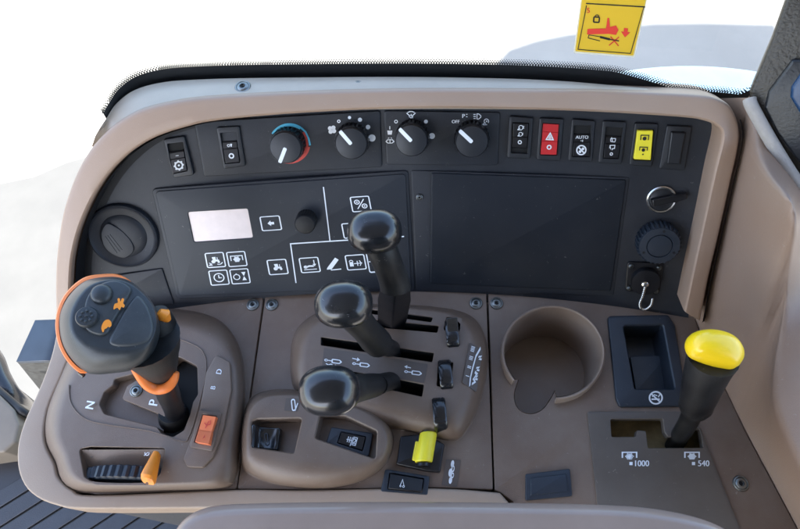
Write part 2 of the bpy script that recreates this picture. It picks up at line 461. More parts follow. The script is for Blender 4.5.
A = [POD(*p) for p in ((80, 449.5), (165, 449))]; B = [POD(*p, -.0095) for p in ((82, 467), (162, 467))]
fl.add([A[0] - ZUP * .0012, A[1] - ZUP * .0012, B[1], B[0]], [[0, 1, 2, 3]]); fl.build('recess_slope', M_CON, con)
# gate surround plate line, P tab, strip
pl = MB()
gl = smooth([(69, 385), (70, 400), (76, 411), (88, 420), (110, 425), (150, 431), (182, 441), (189, 436), (197, 412), (206, 372), (203, 352), (190, 343), (172, 337)], 5, False)
w3 = [POD(p.x, p.y, .0003) for p in gl]
tube(pl, w3, .00055, 6); pl.build('gate_edge_bead', M_MOUND, con)
tab = MB()
plate(tab, POD, rr([(122, 399), (127, 386), (140, 378), (168, 380), (173, 396), (166, 417)], 2.5), -.006, .0012, .8)
tab.build('gate_tab', M_MOUND, con)
st = MB()
plate(st, POD, rr([(206, 372), (216, 354), (230, 362), (231.5, 390), (223, 430), (213, 457), (203, 467.5), (187, 467), (183, 459), (192, 436), (199, 412)], 4), -.003, .0022, 1.2)
st.build('gear_strip', M_CON, con)
k = Ink(POD, .0025)
k.at(90, 405, 6.5, ax=(.25, -.95), ay=(.97, .16)).text('N', 0, 0, 1.25).build(con, name='gear_lettering')
Ink(POD, .0015).at(153.5, 402.5, 6.5, ax=(.25, -.95), ay=(.97, .16)).text('P', 0, 0, 1.35).build(con, name='gear_lettering')
Ink(POD, .0025).at(219, 371.5, 4, ax=(.25, -.95), ay=(.97, .16)).text('D', 0, 0, 1.3).build(con, name='gear_lettering')
Ink(POD, .0025).at(213, 387.5, 4, ax=(.25, -.95), ay=(.97, .16)).text('B', 0, 0, 1.15).build(con, name='gear_lettering')
Ink(POD, .0004).at(174.5, 364, 2).dot(0, 0, 1).build(con)
k = Ink(POD, -.0045).at(91, 453.5, 4, 4.5); k.line([(-.9, .6), (-.9, -.5), (-.3, -.9), (.8, -.7), (.9, .5), (.2, .8), (-.4, .5), (-.9, .6)], .18).line([(-.3, 0), (.3, 0)], .2).build(con, [M_BLK])

# --- lever housing
HM = .022; HT = Level(HM)
base = smooth([(291, 372), (293, 340), (304, 322), (330, 309), (372, 305), (430, 307), (468, 315), (484, 335), (487, 366), (480, 402), (468, 428), (455, 440), (430, 436), (405, 430), (370, 424), (320, 408), (297, 392)], 5)
topo = smooth([(307, 362), (312, 335), (324, 321), (345, 312), (376, 308), (428, 311), (452, 317), (465, 332), (467, 358), (462, 386), (454, 406), (446, 413), (428, 409), (405, 405), (372, 399), (330, 386), (312, 376)], 5)
def slot(x0, y0, x1, y1, w0, w1, r=1.2): return rr([(x0, y0), (x1, y1), (x1 - 2, y1 + w1), (x0, y0 + w0)], r, 3)
slots = [slot(367, 309, 433, 317.5, 4, 4.5), slot(366, 319, 439, 326, 7, 6.5), slot(321, 337, 434, 353, 8, 9), slot(346, 369, 424, 384.5, 11, 12)]
tw_c = [((452.5, 331), 7.5, 15), ((445.5, 374), 7.2, 14.5), ((439.5, 412), 6.6, 12.5)]
mo = MB()
mound(mo, TOP, base, topo, HM, holes=slots + [rr([(446.5, 317), (461.5, 318.5), (459, 331), (444, 330)], 1.5), rr([(438.5, 361), (453, 362.5), (450.5, 387), (437, 386)], 1.5)], hd=.021, hm=1)
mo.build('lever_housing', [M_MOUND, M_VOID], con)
vo = MB(); vo.fill([up3(Level(.0022), resample(inset(topo, 3), 60), 0)]); vo.build('housing_well', M_VOID, con)  # black sheet in place of the dark depth under the slots
de = MB(); plate(de, HT, rr([(324, 348), (428, 364), (424, 383), (322, 366.5)], 1), -.0005, .00035, 0); de.build('ram_decal', M_DEC, con)
for (x, y, wig) in ((333, 361, 1), (361, 364.5, 2), (413, 372.5, 3)):
    k = Ink(HT, .0006).at(x, y, 8.5, 6, ax=(.99, .13), ay=(-.1, .99)); ic_ram(k)
    if wig == 1: k.line([(-.8, .55), (-.5, .75), (-.2, .55), (.1, .75), (.4, .6)], .14)
    if wig == 2: k.line([(-1.1, -.85), (-.4, -.75)], .16).poly([(-.5, -1.1), (-.15, -.72), (-.55, -.42)])
    if wig == 3: k.line([(-.3, -.72), (-.9, -.8)], .16).poly([(-.75, -1.1), (-1.1, -.82), (-.75, -.5)])
    k.build(con)
# graduated decal on the sloping side of the housing
A, B, C_ = TOP(485, 345, .0135), TOP(466, 345, .0213), TOP(478, 392, .0135)
nn = (B - A).cross(C_ - A).normalized(); nn = nn if nn.z > 0 else -nn
SD = Slope(TOP(475, 366, .0192), nn)
de = MB(); plate(de, SD, rr([(470, 342.5), (482.5, 349.5), (476.5, 392), (462.5, 382.5)], 1), -.004, .0008, 0); de.build('flow_decal', M_DEC, con)
k = Ink(SD, .0012)
for i, t in enumerate(('I', 'II', 'III', 'IIII')):
    k.at(467.5 + i * 1.75, 376 - i * 9, 3.2, ax=(.25, -.97), ay=(.9, .3)).text(t, 0, 0, 1.25)
k.at(474.5, 368, 6, 20, ax=(1, 0), ay=(-.2, 1)).line([(.35, -1), (-.15, -.6), (-.3, 0), (-.35, .5), (-.2, .9)], .2)
for q in (-.55, .0, .45): k.line([(.3, q), (.75, q - .04), (.5, q + .1), (.9, q + .12)], .1)
k.line([(.2, .2), (.6, .3), (.2, .55), (.55, .7), (.1, .8)], .14)
k.build(con)

# --- switch pod
HS = .021; SP = Level(HS)
base = smooth([(241, 455), (243, 420), (252, 398), (275, 390), (310, 392), (345, 400), (376, 412), (392, 432), (390, 456), (376, 473), (352, 484), (318, 488.5), (275, 484), (247, 472)], 5)
topo = smooth([(249, 440), (251, 415), (260, 401), (279, 396), (312, 398), (342, 405), (368, 415), (384, 433), (383, 450), (371, 461), (345, 464), (312, 461), (278, 456), (253, 450)], 5)
rec1 = rr([(251.5, 421), (258, 419), (302, 418), (294, 453), (252, 447)], 3, 4)
rec2 = rr([(320, 414), (345, 416), (377, 431), (375.5, 459), (315, 438)], 3, 4)
sp = MB()
mound(sp, TOP, base, topo, HS, holes=[rec1, rec2], hd=.016, hb=1.2)
sp.build('switch_pod', M_MOUND, con)
fl = MB(); fl.fill([up3(Level(HS - .0155), inset(rec1, -6), 0)]); fl.build('recess_floor', M_MOUND, con)
fl = MB(); fl.fill([up3(Level(HS - .0155), inset(rec2, -6), 0)]); fl.build('recess_floor', M_MOUND, con)
de = MB(); plate(de, SP, rr([(286, 398), (301, 399), (297, 411.5), (284, 410.5)], 1), -.0005, .0003, 0); de.build('hitch_decal', M_DEC, con)
k = Ink(SP, .0006).at(294, 405, 5, 6.5); k.line(rr([(-.55, -.8), (.1, -.9), (.35, .7), (-.3, .9)], .3, 3), .2, True).line([(.2, .9), (.75, -.3)], .18).build(con)
de = MB(); plate(de, TOP, rr([(446, 459), (461, 460), (457, 487), (441.5, 485)], 1), -.001, .0004, 0); de.build('axle_decal', M_DEC, con)
k = Ink(TOP, .0008).at(451.5, 472, 5, 11, ay=(-.12, 1)); k.dot(0, -.75, .33).dot(0, .75, .33).line([(0, -.7), (0, .7)], .2).ring(.2, -.3, .25, .14).dot(-.2, .05, .38).ring(.3, .3, .2, .12).build(con)

# --- cup panel with cup holder well, gate well
PAN = TOP
cupc = ell(553.5, 352, 49, 44.5, 72, .12)
tongue = smooth([(519, 379), (514.5, 396), (519, 409), (530, 413.5), (541, 410), (548, 402), (555, 390)], 4, False)
# outline of the sunk well: circle + thumb notch
def cup_outline():
    out = []
    c = cupc
    ang = [math.degrees(math.atan2(p[1] - 352, p[0] - 553.5)) % 360 for p in c]
    keep = [p for p, a in zip(c, ang) if not (88 < a < 141)]
    # rotate so that the gap is at the end
    gi = max(range(len(keep)), key=lambda i: (Vector(keep[i]) - Vector(keep[i - 1])).length)
    keep = keep[gi:] + keep[:gi]
    a0 = Vector(keep[-1]); t = [tuple(p) for p in tongue]
    if (Vector(t[0]) - a0).length > (Vector(t[-1]) - a0).length: t = t[::-1]
    return keep + t, keep
wello, arcpts = cup_outline()
traywell = rr([(623.6, 325.7), (663, 324.8), (675, 389), (635, 389)], 2.5, 4)
gatep = rr([(610.4, 419), (663, 419), (664.5, 432), (668, 437), (676, 436.5), (681, 429), (700, 429), (703.3, 447.8), (648, 448), (646, 431), (637, 430), (635.7, 436.7), (611.8, 436.9)], 1.6, 3)
cp = MB()
plate(cp, PAN, rr([(488.2, 291.7), (560, 296), (640, 307), (694, 316.5), (706, 347), (745, 431), (797, 528), (860, 640), (700, 560), (515, 515), (513, 501.5), (500, 492), (494.8, 490)], 2), -.03, 0, .9, holes=[inset(wello, -.4), inset(traywell, -1), inset(gatep, -1)], hd=.001)
cp.build('cup_panel', M_CON, con)
gb = MB()
plate(gb, TOP, rr([(587, 411.5), (693, 411.5), (704, 437), (741, 530), (600, 530), (596, 490)], 3), -.004, .0012, .5, holes=[gatep], hd=.006)
gb.build('gate_plate', M_PTO, con)
wl = MB(); g3 = up3(TOP, inset(rr([(606, 415), (708, 415), (712, 452), (606, 452)], 3), -2), -.006)
wl.loft([g3, drop(TOP, g3, .018)]); wl.fill([drop(TOP, g3, .018)]); wl.build('gate_well', M_OLV, con)
for (x, y, t, dx) in ((629.5, 456, '1000', 10), (692, 456, '540', 10.5)):
    k = Ink(TOP, .0016).at(x, y, 7.5, 6); ic_pto(k, .2); k.build(con)
    k = Ink(TOP, .0016).at(x + 1.5, y + 7.5, 2); k.poly([(-.8, -.8), (.8, -.8), (.8, .8), (-.8, .8)]); k.at(x + dx + (2.6 if len(t) > 3 else 1.2), y + 7.3, 5.2, 5.6).text(t, 0, 0, 1.05); k.build(con, name='speed_lettering')
# --- torx screws
def screw(surf, x, y, parent, r=.0058, h=0):
    s_ = MB(); fr = frame(surf, x, y, h)
    lathe(s_, fr, [(r, -.0005), (r, .0008), (r * .93, .0014), (r * .80, .0016), (r * .74, .0011), (r * .68, .0016), (r * .5, .0020), (r * .36, .0020), (r * .33, .0006)], 24, 0)
    lathe(s_, frame(surf, x, y, h + .0007), [(r * .34, 0), (r * .3, .0002)], 6, 1)
    return s_.build('screw', [M_MET, M_VOID], parent)
for q in ((253, 305), (272, 305), (476, 303.5), (496.5, 303.5), (740.5, 483.5)): screw(TOP, *q, con)
screw(POD, 136.5, 391, con, .0052, .0012)

# ================================================================== CUP HOLDER, TRAY, PLUG
cup = thing('cup_holder', 'round brown cup holder with raised thin rim and a thumb notch', 'cup holder', TOP(553, 352, -.05))
c = MB()
HR = .011
# raised collar over the arc only
arc3 = [TOP(p[0], p[1], HR) for p in arcpts]
cen = sum(arc3, Vector()) / len(arc3)
prof = []
for p in arc3:
    r = (p - cen); r.z = 0; r.normalize()
    b = p.copy()
    prof.append([b - ZUP * (HR + .058), b - ZUP * .002, b - ZUP * .0005 + r * .0006, b + r * .0013 + ZUP * 0, b + r * .0022 - ZUP * .0006, b + r * .0027 - ZUP * .002, b + r * .0030 - ZUP * (HR + .001)])
c.loft(prof, 0, closed=False); c.fill([prof[0]]); c.fill([prof[-1]])
c.build('cup_collar', M_CUP, cup)
c = MB()
w3 = up3(TOP, wello, .0004)
o2 = [p for p in w3]
c.loft([o2, drop(TOP, o2, .057)])
cc = sum(o2, Vector()) / len(o2)
def sc(loop, s_, dz): return [cc + (p - cc) * s_ + ZUP * dz for p in loop]
c.loft([sc(o2, 1, -.057), sc(o2, .985, -.0605), sc(o2, .94, -.0625)]); c.fill([sc(o2, .94, -.0625)])
c.build('cup_well', M_CUP, cup)

tray = thing('storage_tray', 'open rectangular blue-black tray insert with a no smoking symbol on its front edge', 'tray', TOP(648, 360))
c = MB()
plate(c, TOP, rr([(607.6, 315.7), (668.5, 314.5), (675, 325), (688.5, 406), (619.7, 406.6), (616, 398)], 4, 5), -.001, .0028, 1.3, holes=[traywell], hd=.032, hb=1.2)
c.build('tray_flange', M_TRAY, tray)
c = MB(); w3 = up3(TOP, inset(traywell, -1.5), -.0285); c.fill([w3]); c.build('tray_floor', M_TRAY, tray)
c = MB(); plate(c, Level(-.0285), rr([(630, 356), (668, 355), (676, 392), (636, 392)], 2), 0, .010, .8); c.build('tray_step', M_TRAY, tray)
k = Ink(TOP, .0031).at(655.8, 397.8, 7.2, 6.9); k.ring(0, 0, .88, .22).line([(-.6, -.55), (.6, .6)], .2).line([(-.6, .2), (.55, .2)], .22).line([(-.5, -.15), (-.2, -.45), (.2, -.3)], .14).line([(.35, -.1), (.55, -.5)], .14).build(tray)

plug = thing('blanking_plug', 'small flat blue-black rectangular blanking plug in front of the cup holder', 'plug', TOP(548, 484))
c = MB(); plate(c, TOP, rr([(525.5, 474), (570, 468.5), (572.5, 496), (525.5, 500.5)], 2), -.001, .0022, 1.0); c.build('plug_flange', M_TRAY, plug)
c = MB(); plate(c, TOP, rr([(530.5, 478), (566.5, 473.5), (568, 491.5), (530.5, 495.5)], 1.5), .001, .0030, .8); c.build('plug_face', M_TRAY, plug)

# ================================================================== LEVERS
def plane_at(P, n): return Slope(P, n)
def lever_head(mb, P, n, dirx, rx, ry, m=0):
    n = n.normalized(); ex = (dirx - n * dirx.dot(n)).normalized(); ey = n.cross(ex); rings = []
    prof = [(-.0150, .50), (-.0138, .70), (-.0118, .86), (-.0090, .955), (-.0060, .993)]
    for i in range(15):
        a_ = i / 15; s_ = math.cos(a_ * math.pi / 2) ** .80; prof.append((-.0035 + .0122 * (1 - s_ ** 3.0) ** .62, s_))
    prof.append((.0087, .03))
    for h, s_ in prof:
        rg = []
        for q in ell(0, 0, rx * s_, ry * s_, 48, 0, 2.35): rg.append(P + ex * q[0] + ey * q[1] + n * h)
        rings.append(rg)
    mb.loft(rings, m, cap0=True, cap1=True)
def hyd_lever(label, hx, hy, hz, bx, by, tilt, neck, blade):
    base_p = TOP(bx, by, HM)
    t = thing('hydraulic_lever', label, 'lever', base_p, 'hydraulic levers on the console')
    P = TOP(hx, hy, hz)
    view = (CAM - P).normalized()
    ax = (P - base_p).normalized()
    n = (ax * .85 + view * .35 + Vector(tilt)).normalized()
    c = MB(); lever_head(c, P, n, Vector((1, .1, -.1)), .0172, .0140); c.build('lever_knob', M_HAND, t)
    c = MB(); pts = [P - n * .012] + [TOP(*q[:3]) for q in neck]
    sm = smooth(pts, 5, False); rad = [.0112] + [q[3] for q in neck]
    rs = []
    for i in range(len(sm)):
        u = i / 5; a = int(min(u, len(rad) - 2)); rs.append(rad[a] + (rad[a + 1] - rad[a]) * (u - a))
    tube(c, sm, rs, 20, 0); c.build('lever_neck', M_RUB, t)
    c = MB(); end = sm[-1]
    if blade:
        tube(c, [end + (sm[-2] - end) * .3, end.lerp(base_p, .3), base_p, base_p - ZUP * .018], blade, 4, 0, flatten=.45, side=(1, .0, 0))
        c.build('lever_shank', M_BLK, t, bevel=.0008)
    else:
        tube(c, [end, end.lerp(base_p, .45), base_p, base_p - ZUP * .018], [.0098, .0092, .0092, .009], 16, 0, flatten=.8); c.build('lever_boot', M_RUB, t)
    return t
hyd_lever('upright black lever furthest back, its knob in front of the dark control panel', 374, 229, .178, 392, 322, (0, 0, .0), [(383, 252, .160, .0098), (391, 272, .140, .0098), (395, 284, .128, .0106), (395.5, 288, .125, .0104)], [.0105, .0125, .0125, .012])
hyd_lever('glossy black lever of the middle slot, its knob over the pod edge', 342, 303, .18, 389, 348, (-.05, 0, 0), [(352, 314, .158, .0098), (366, 330, .118, .0095), (374, 339, .09, .0108), (378, 343, .078, .0108)], None)
hyd_lever('shortest black lever, its knob above the switch pod', 327, 391, .176, 389, 381, (-.1, -.03, 0), [(345, 390, .152, .0096), (358, 388, .115, .0090), (369, 386, .085, .0088), (375, 385, .07, .0084)], None)

# --- joystick
JP = TOP(112, 322, .155)
jb = TOP(173, 415, .010)
joy = thing('joystick_lever', 'large black drive joystick with orange edge, thumb buttons and hare and tortoise marks', 'joystick', jb)
cv = Vector((.20, .36, .90)).normalized()
JN = Vector((xa.dot(cv), ya.dot(cv), za.dot(cv)))
JS = Slope(JP, JN)
def jl(pts): return resample(smooth(pts, 6), 72)
FA = jl([(104, 281), (90, 287), (79, 300), (73, 315), (74, 330), (84, 341), (100, 347), (120, 350), (136, 349), (149, 342), (156, 326), (154, 310), (144, 295), (130, 284), (117, 280)])
BK = jl([(103, 277), (85, 281), (70, 294), (61, 310), (59, 325), (62, 343), (70, 358), (82, 370), (94, 374.5), (115, 373), (132, 370), (148, 360), (158, 342), (160, 320), (150, 299), (135, 284), (120, 277.5)])
OR_ = jl([(104, 274), (84, 277.5), (67, 291.5), (58, 308), (55.3, 326), (58.5, 345), (67, 361), (80, 373), (92, 371.5), (115, 366), (132, 360), (146, 350), (154, 335), (155, 318), (147, 299), (133, 283), (120, 275)])
def js(p, h): return JS(p[0], p[1], h)
def jmix(u, h, e=0): return [js(a.lerp(b, u), h) for a, b in zip(FA, BK)]
c = MB()
cB = sum(BK, Vector((0, 0))) / 72
def jb_(s_, h): return [js(cB + (p - cB) * s_ + Vector((10, 6)) * (1 - s_) * 2, h) for p in BK]
c.loft([jb_(.55, -.041), jb_(.78, -.037), jb_(.92, -.032), jb_(1, -.026), jmix(.97, -.020), jmix(.88, -.014), jmix(.70, -.0085), jmix(.48, -.0045), jmix(.25, -.0016), jmix(.08, -.0002), [js(p, 0) for p in [Vector(q) for q in inset(FA, .8)]]], 0, cap0=True, cap1=True)
c.build('joystick_head', M_JOY, joy, angle=60)
c = MB()                                              # orange band behind the edge
cO = sum(OR_, Vector((0, 0))) / 72
def jo(s_, h): return [js(cO + (p - cO) * s_, h) for p in OR_]
c.loft([jo(.93, -.0225), jo(.985, -.0232), jo(1, -.0255), jo(1, -.0285), jo(.98, -.0305), jo(.85, -.032)], 0)
c.build('joystick_edge', M_ORG, joy)
# face with palm dish and thumb ledge
c = MB()
ledge = smooth([(84, 305), (90, 291), (103, 282), (118, 280), (131, 288), (126, 300), (114, 320), (107, 333), (95, 334), (84, 326)], 5)
JF = Slope(JP, JN)
plate(c, JF, [tuple(p) for p in ledge], -.002, .0024, 2.6, seg=4)
c.build('thumb_ledge', M_JFACE, joy)
c = MB()
palm = smooth([(118, 318), (127, 303), (137, 294), (147, 303), (153, 318), (154, 332), (146, 343), (130, 347), (112, 346), (108, 338)], 5)
plate(c, JF, [tuple(p) for p in palm], -.002, .0012, 4.5, seg=6)
c.build('palm_rest', M_JFACE, joy)
for (x, y, dome) in ((102, 294.5, 1), (87.5, 317.5, 0)):
    c = MB(); fr = frame(JF, x, y, .0022)
    if dome: lathe(c, fr, [(.0066, -.001), (.0066, .0012), (.0060, .0026), (.0045, .0036), (.0024, .0042), (.0006, .0043)], 28)
    else:
        lathe(c, fr, [(.0066, -.001), (.0066, .0018), (.0060, .0028), (.0050, .0030)], 28)
        for i in range(9):
            a = i * 2 * math.pi / 8; r = .0034 if i < 8 else 0
            q = (fr[0] + fr[1] * r * math.cos(a) + fr[2] * r * math.sin(a), fr[1], fr[2], fr[3])
            lathe(c, q, [(.0010, .0029), (.0008, .0036), (.0003, .0039)], 8)
    c.build('thumb_button', M_JOY, joy)
k = Ink(JF, .0027).at(119, 304.5, 6, 6.5); k.poly(smooth([(-.9, .75), (-.75, -.05), (-.2, -.3), (-.25, -.85), (.1, -.95), (.25, -.45), (.5, -.95), (.85, -.8), (.7, -.2), (.95, .1), (.75, .5), (.4, .35), (.1, .85), (-.3, .5)], 4)); k.build(joy, [M_AMB])
k = Ink(JF, .0027).at(106.5, 326, 5.5, 6.5); k.poly(smooth([(-.7, .95), (-.95, .3), (-.7, -.4), (-.2, -.9), (.4, -1), (.85, -.6), (.9, -.1), (.55, .2), (.3, .1), (0, .35), (-.35, .5), (-.5, .85)], 4)); k.build(joy, [M_AMB])
# side grip, orange patch, neck, ring, shaft
c = MB()
gr = [TOP(155, 312, .132), TOP(160, 326, .122), TOP(162, 344, .108), TOP(162, 360, .094), TOP(163, 376, .080)]
tube(c, smooth(gr, 5, False), [.0080 + .0040 * math.sin(math.pi * min(1, i / 18)) for i in range(21)], 20, 0)
nk = [TOP(146, 340, .126), TOP(154, 355, .110), TOP(160, 369, .092), TOP(165, 381, .076)]
tube(c, smooth(nk, 5, False), [.0225 - .0060 * i / 5 if i < 5 else .0165 - .0048 * (i - 5) / 5 if i < 10 else .0117 - .0040 * (i - 10) / 5 for i in range(16)], 24, 0)
c.build('joystick_neck', M_RUB, joy)
c = MB(); tube(c, [TOP(159, 312, .141), TOP(164, 315, .138), TOP(168, 320, .133)], [.0024, .0046, .0022], 12); c.build('side_button', M_AMB, joy)
c = MB()
ringp = [TOP(134, 367, .114), TOP(141, 377, .103), TOP(148, 384.5, .094), TOP(157, 388.5, .089), TOP(167, 387, .089), TOP(173.5, 380, .091), TOP(176, 372, .094)]
rs_ = smooth(ringp, 5, False); nr = len(rs_) - 1
tube(c, rs_, [0.0016 + .0026 * math.sin(math.pi * min(1, .12 + .80 * i / nr)) for i in range(nr + 1)], 12, 0)
fr = (TOP(163, 389, .072), Vector((1, 0, 0)), Vector((0, 1, 0)), Vector((0, 0, 1)))
c.build('joystick_collar', M_ORG, joy)
c = MB(); tube(c, smooth([TOP(164, 381, .085), TOP(169, 396, .055), TOP(174, 408, .028), TOP(175.5, 415, .010), TOP(177, 420, -.004)], 4, False), [.0085] * 5 + [.0080] * 12, 20, 0)
c.build('joystick_shaft', M_BLK, joy)
c = MB(); tube(c, [TOP(172, 411, .018), TOP(174, 416, .009), TOP(175.5, 419, .003)], [.0105, .0125, .0135], 20, 0); c.build('joystick_boot', M_RUB, joy)
c = MB(); tube(c, [JS(79, 372, -.032), JS(84, 376, -.032)], .0015, 8); c.build('edge_clip', M_DKM, joy)

# --- yellow topped gate lever
pb = TOP(676, 441, -.012)
pto = thing('gate_lever', 'black gear lever with a glossy yellow cap standing in the stepped gate', 'lever', pb)
G0, G1 = TOP(690, 402, .062), TOP(711, 352, .118)
ax = (G1 - G0).normalized()
c = MB(); tube(c, smooth([TOP(674, 446, -.02), TOP(680, 436, .0), TOP(689, 421, .03), TOP(694, 408, .055)], 4, False), [.0072] * 5 + [.0074] * 8, 14, 0, flatten=.8); c.build('lever_shank', M_RUB, pto)
c = MB(); sm = smooth([TOP(694.5, 409, .054), TOP(696, 405, .060), TOP(699, 395, .073), TOP(704, 380, .092), TOP(709, 366, .108), TOP(713, 357, .117)], 5, False)
rad = []
for i in range(26):
    u = i / 25; rad.append(.0098 + .0058 * u + (.0006 if .18 < u < .24 else 0) - (.0008 if .24 < u < .27 else 0))
rad[0] = .0085
tube(c, sm, rad, 28, 0); c.build('lever_grip', M_RUB, pto)
c = MB()
cvn = Vector((.12, .42, .90)).normalized(); n_ = Vector((xa.dot(cvn), ya.dot(cvn), za.dot(cvn)))
PS = Slope(TOP(714, 351, .124), n_)
yo = smooth([(687.5, 346), (689, 337), (696, 331.5), (709, 330.5), (724, 334), (735, 341.5), (741, 352), (740.5, 362), (734, 368.5), (721, 366.5), (704, 361), (692, 355)], 6)
yc = Vector((714, 349))
def yr(s_, h): return [PS(*(yc + (Vector(p) - yc) * s_), 0) + n_ * h for p in yo]
c.loft([yr(.88, -.0062), yr(.97, -.0042), yr(1.0, -.0012), yr(.98, .002), yr(.91, .0055), yr(.78, .0082), yr(.58, .0100), yr(.33, .0110), yr(.1, .0112)], 0, cap0=True, cap1=True)
c.build('lever_cap', M_YEL, pto)

# ================================================================== THUMBWHEELS AND SMALL CONTROLS
for (cx, cy, px_w, px_l), lab, clip in ((( 452, 333, 6.6, 15), 'small black thumbwheel with a pale stop clip, nearest the dash', True), ((445.5, 374, 6.6, 14.5), 'small black thumbwheel beside the middle of the lever slots', False), ((439.5, 412.5, 6.2, 13.5), 'small black thumbwheel at the front slope of the lever housing', False)):
    P = HT(cx, cy, 0 if cy < 400 else -.004)
    t = thing('thumbwheel', lab, 'thumbwheel', P, 'flow thumbwheels on the lever housing')
    c = MB(); R_ = .0155; hw = .0052; ctr = P - ZUP * (.0085 if cy < 400 else .0065); n = 80
    ax = Vector((1, .1, 0)).normalized(); fy = Vector((-.1, 1, 0)).normalized()
    rings = []
    for xx, rs in ((-hw, .80), (-hw, .94), (-hw * .75, 1.0), (hw * .75, 1.0), (hw, .94), (hw, .80)):
        rings.append([ctr + ax * xx + (fy * math.cos(2 * math.pi * i / n) + ZUP * math.sin(2 * math.pi * i / n)) * R_ * rs * (.965 + .035 * math.cos(5 * 2 * math.pi * i / n + 1.2)) for i in range(n)])
    c.loft(rings, 0, cap0=True, cap1=True); c.build('wheel_rim', M_HAND, t)
    if clip:
        c = MB(); Q = HT(452.5, 326, .006)
        fr = [Q + ax * a + fy * b_ + ZUP * z for a, b_, z in ((-.0045, -.007, -.001), (.0045, -.007, -.001), (.0045, .006, .004), (-.0045, .006, .004))]
        c.loft([[p - ZUP * .003 for p in fr], fr], 0, cap0=True, cap1=True); c.build('stop_clip', M_DKM, t, bevel=.0006)
    if cy > 400: continue
    c = MB()
    q = [P + ax * a + fy * b_ + ZUP * .0004 for a, b_ in ((-.0065, -.0125), (.0065, -.0125), (.0065, .0125), (-.0065, .0125))]
    if cy > 400:
        n2 = Vector((0, -.25, 1)); c.fill([[p - ZUP * 0 + Vector((0, 0, (p - P).y * .0)) for p in q]]); c.build('wheel_slot', M_VOID, t)

# large ribbed thumbwheel
P = POD(121, 471, -.004)
t = thing('speed_thumbwheel', 'wide ribbed dark thumbwheel in the recess at the front of the gear pod', 'thumbwheel', P)
c = MB(); R_ = .060; hw = .0052; n = 180; rings = []
ax = Vector((0, 1, -.12)).normalized(); fx = Vector((1, 0, 0)); fz = fx.cross(ax)
fz = fz if fz.z > 0 else -fz
ctr = POD(121, 470.5, .0040) - fz * R_
for yy, rs in ((-hw, .86), (-hw, .97), (-hw * .8, 1), (hw * .8, 1), (hw, .97), (hw, .86)):
    rings.append([ctr + ax * yy + (fx * math.cos(2 * math.pi * i / n) + fz * math.sin(2 * math.pi * i / n)) * R_ * rs * (1 if i % 3 else .97) for i in range(n)])
c.loft(rings, 0, cap0=True, cap1=True); c.build('wheel_rim', M_TRAY, t)
# orange paddle
P = POD(150, 470, -.004)
t = thing('orange_paddle', 'small tapered orange lever beside the wide ribbed thumbwheel', 'lever', P)
c = MB()
t0, t1 = POD(157.5, 453, .004), POD(147.5, 481, .013)
sd = (POD(160, 470) - POD(150, 468)).normalized(); rings = []
for u, w, hh in ((0, .0022, .003), (.04, .0036, .0042), (.3, .0048, .0052), (.7, .0066, .0064), (.92, .0074, .0068), (1, .0066, .005)):
    q = t0.lerp(t1, u); d = (t1 - t0).normalized(); nn_ = sd.cross(d); nn_ = nn_ if nn_.z > 0 else -nn_
    rings.append([q + sd * a[0] * w * .74 + nn_ * a[1] * hh for a in ell(0, 0, 1, 1, 20, 0, 3.2)])
c.loft(rings, 0, cap0=True, cap1=True); c.build('paddle_blade', M_AMB, t, bevel=0)
c = MB(); tube(c, [POD(150, 474, .006), POD(150, 474, -.01)], .004, 10); c.build('paddle_post', M_BLK, t)
k = Ink(SD, 0)
# paddle marks
k = Ink(Slope(POD(146.5, 484, .0135), (0, -.9, .45)), .0006).at(147, 483.5, 1.6).dot(0, 0, 1); k.build(t, [M_BRP])
k = Ink(POD, -.0025).at(147, 453, 3, 3.4); k.ring(0, 0, .7, .25).line([(-1, .8), (1, -.8)], .25).build(con)

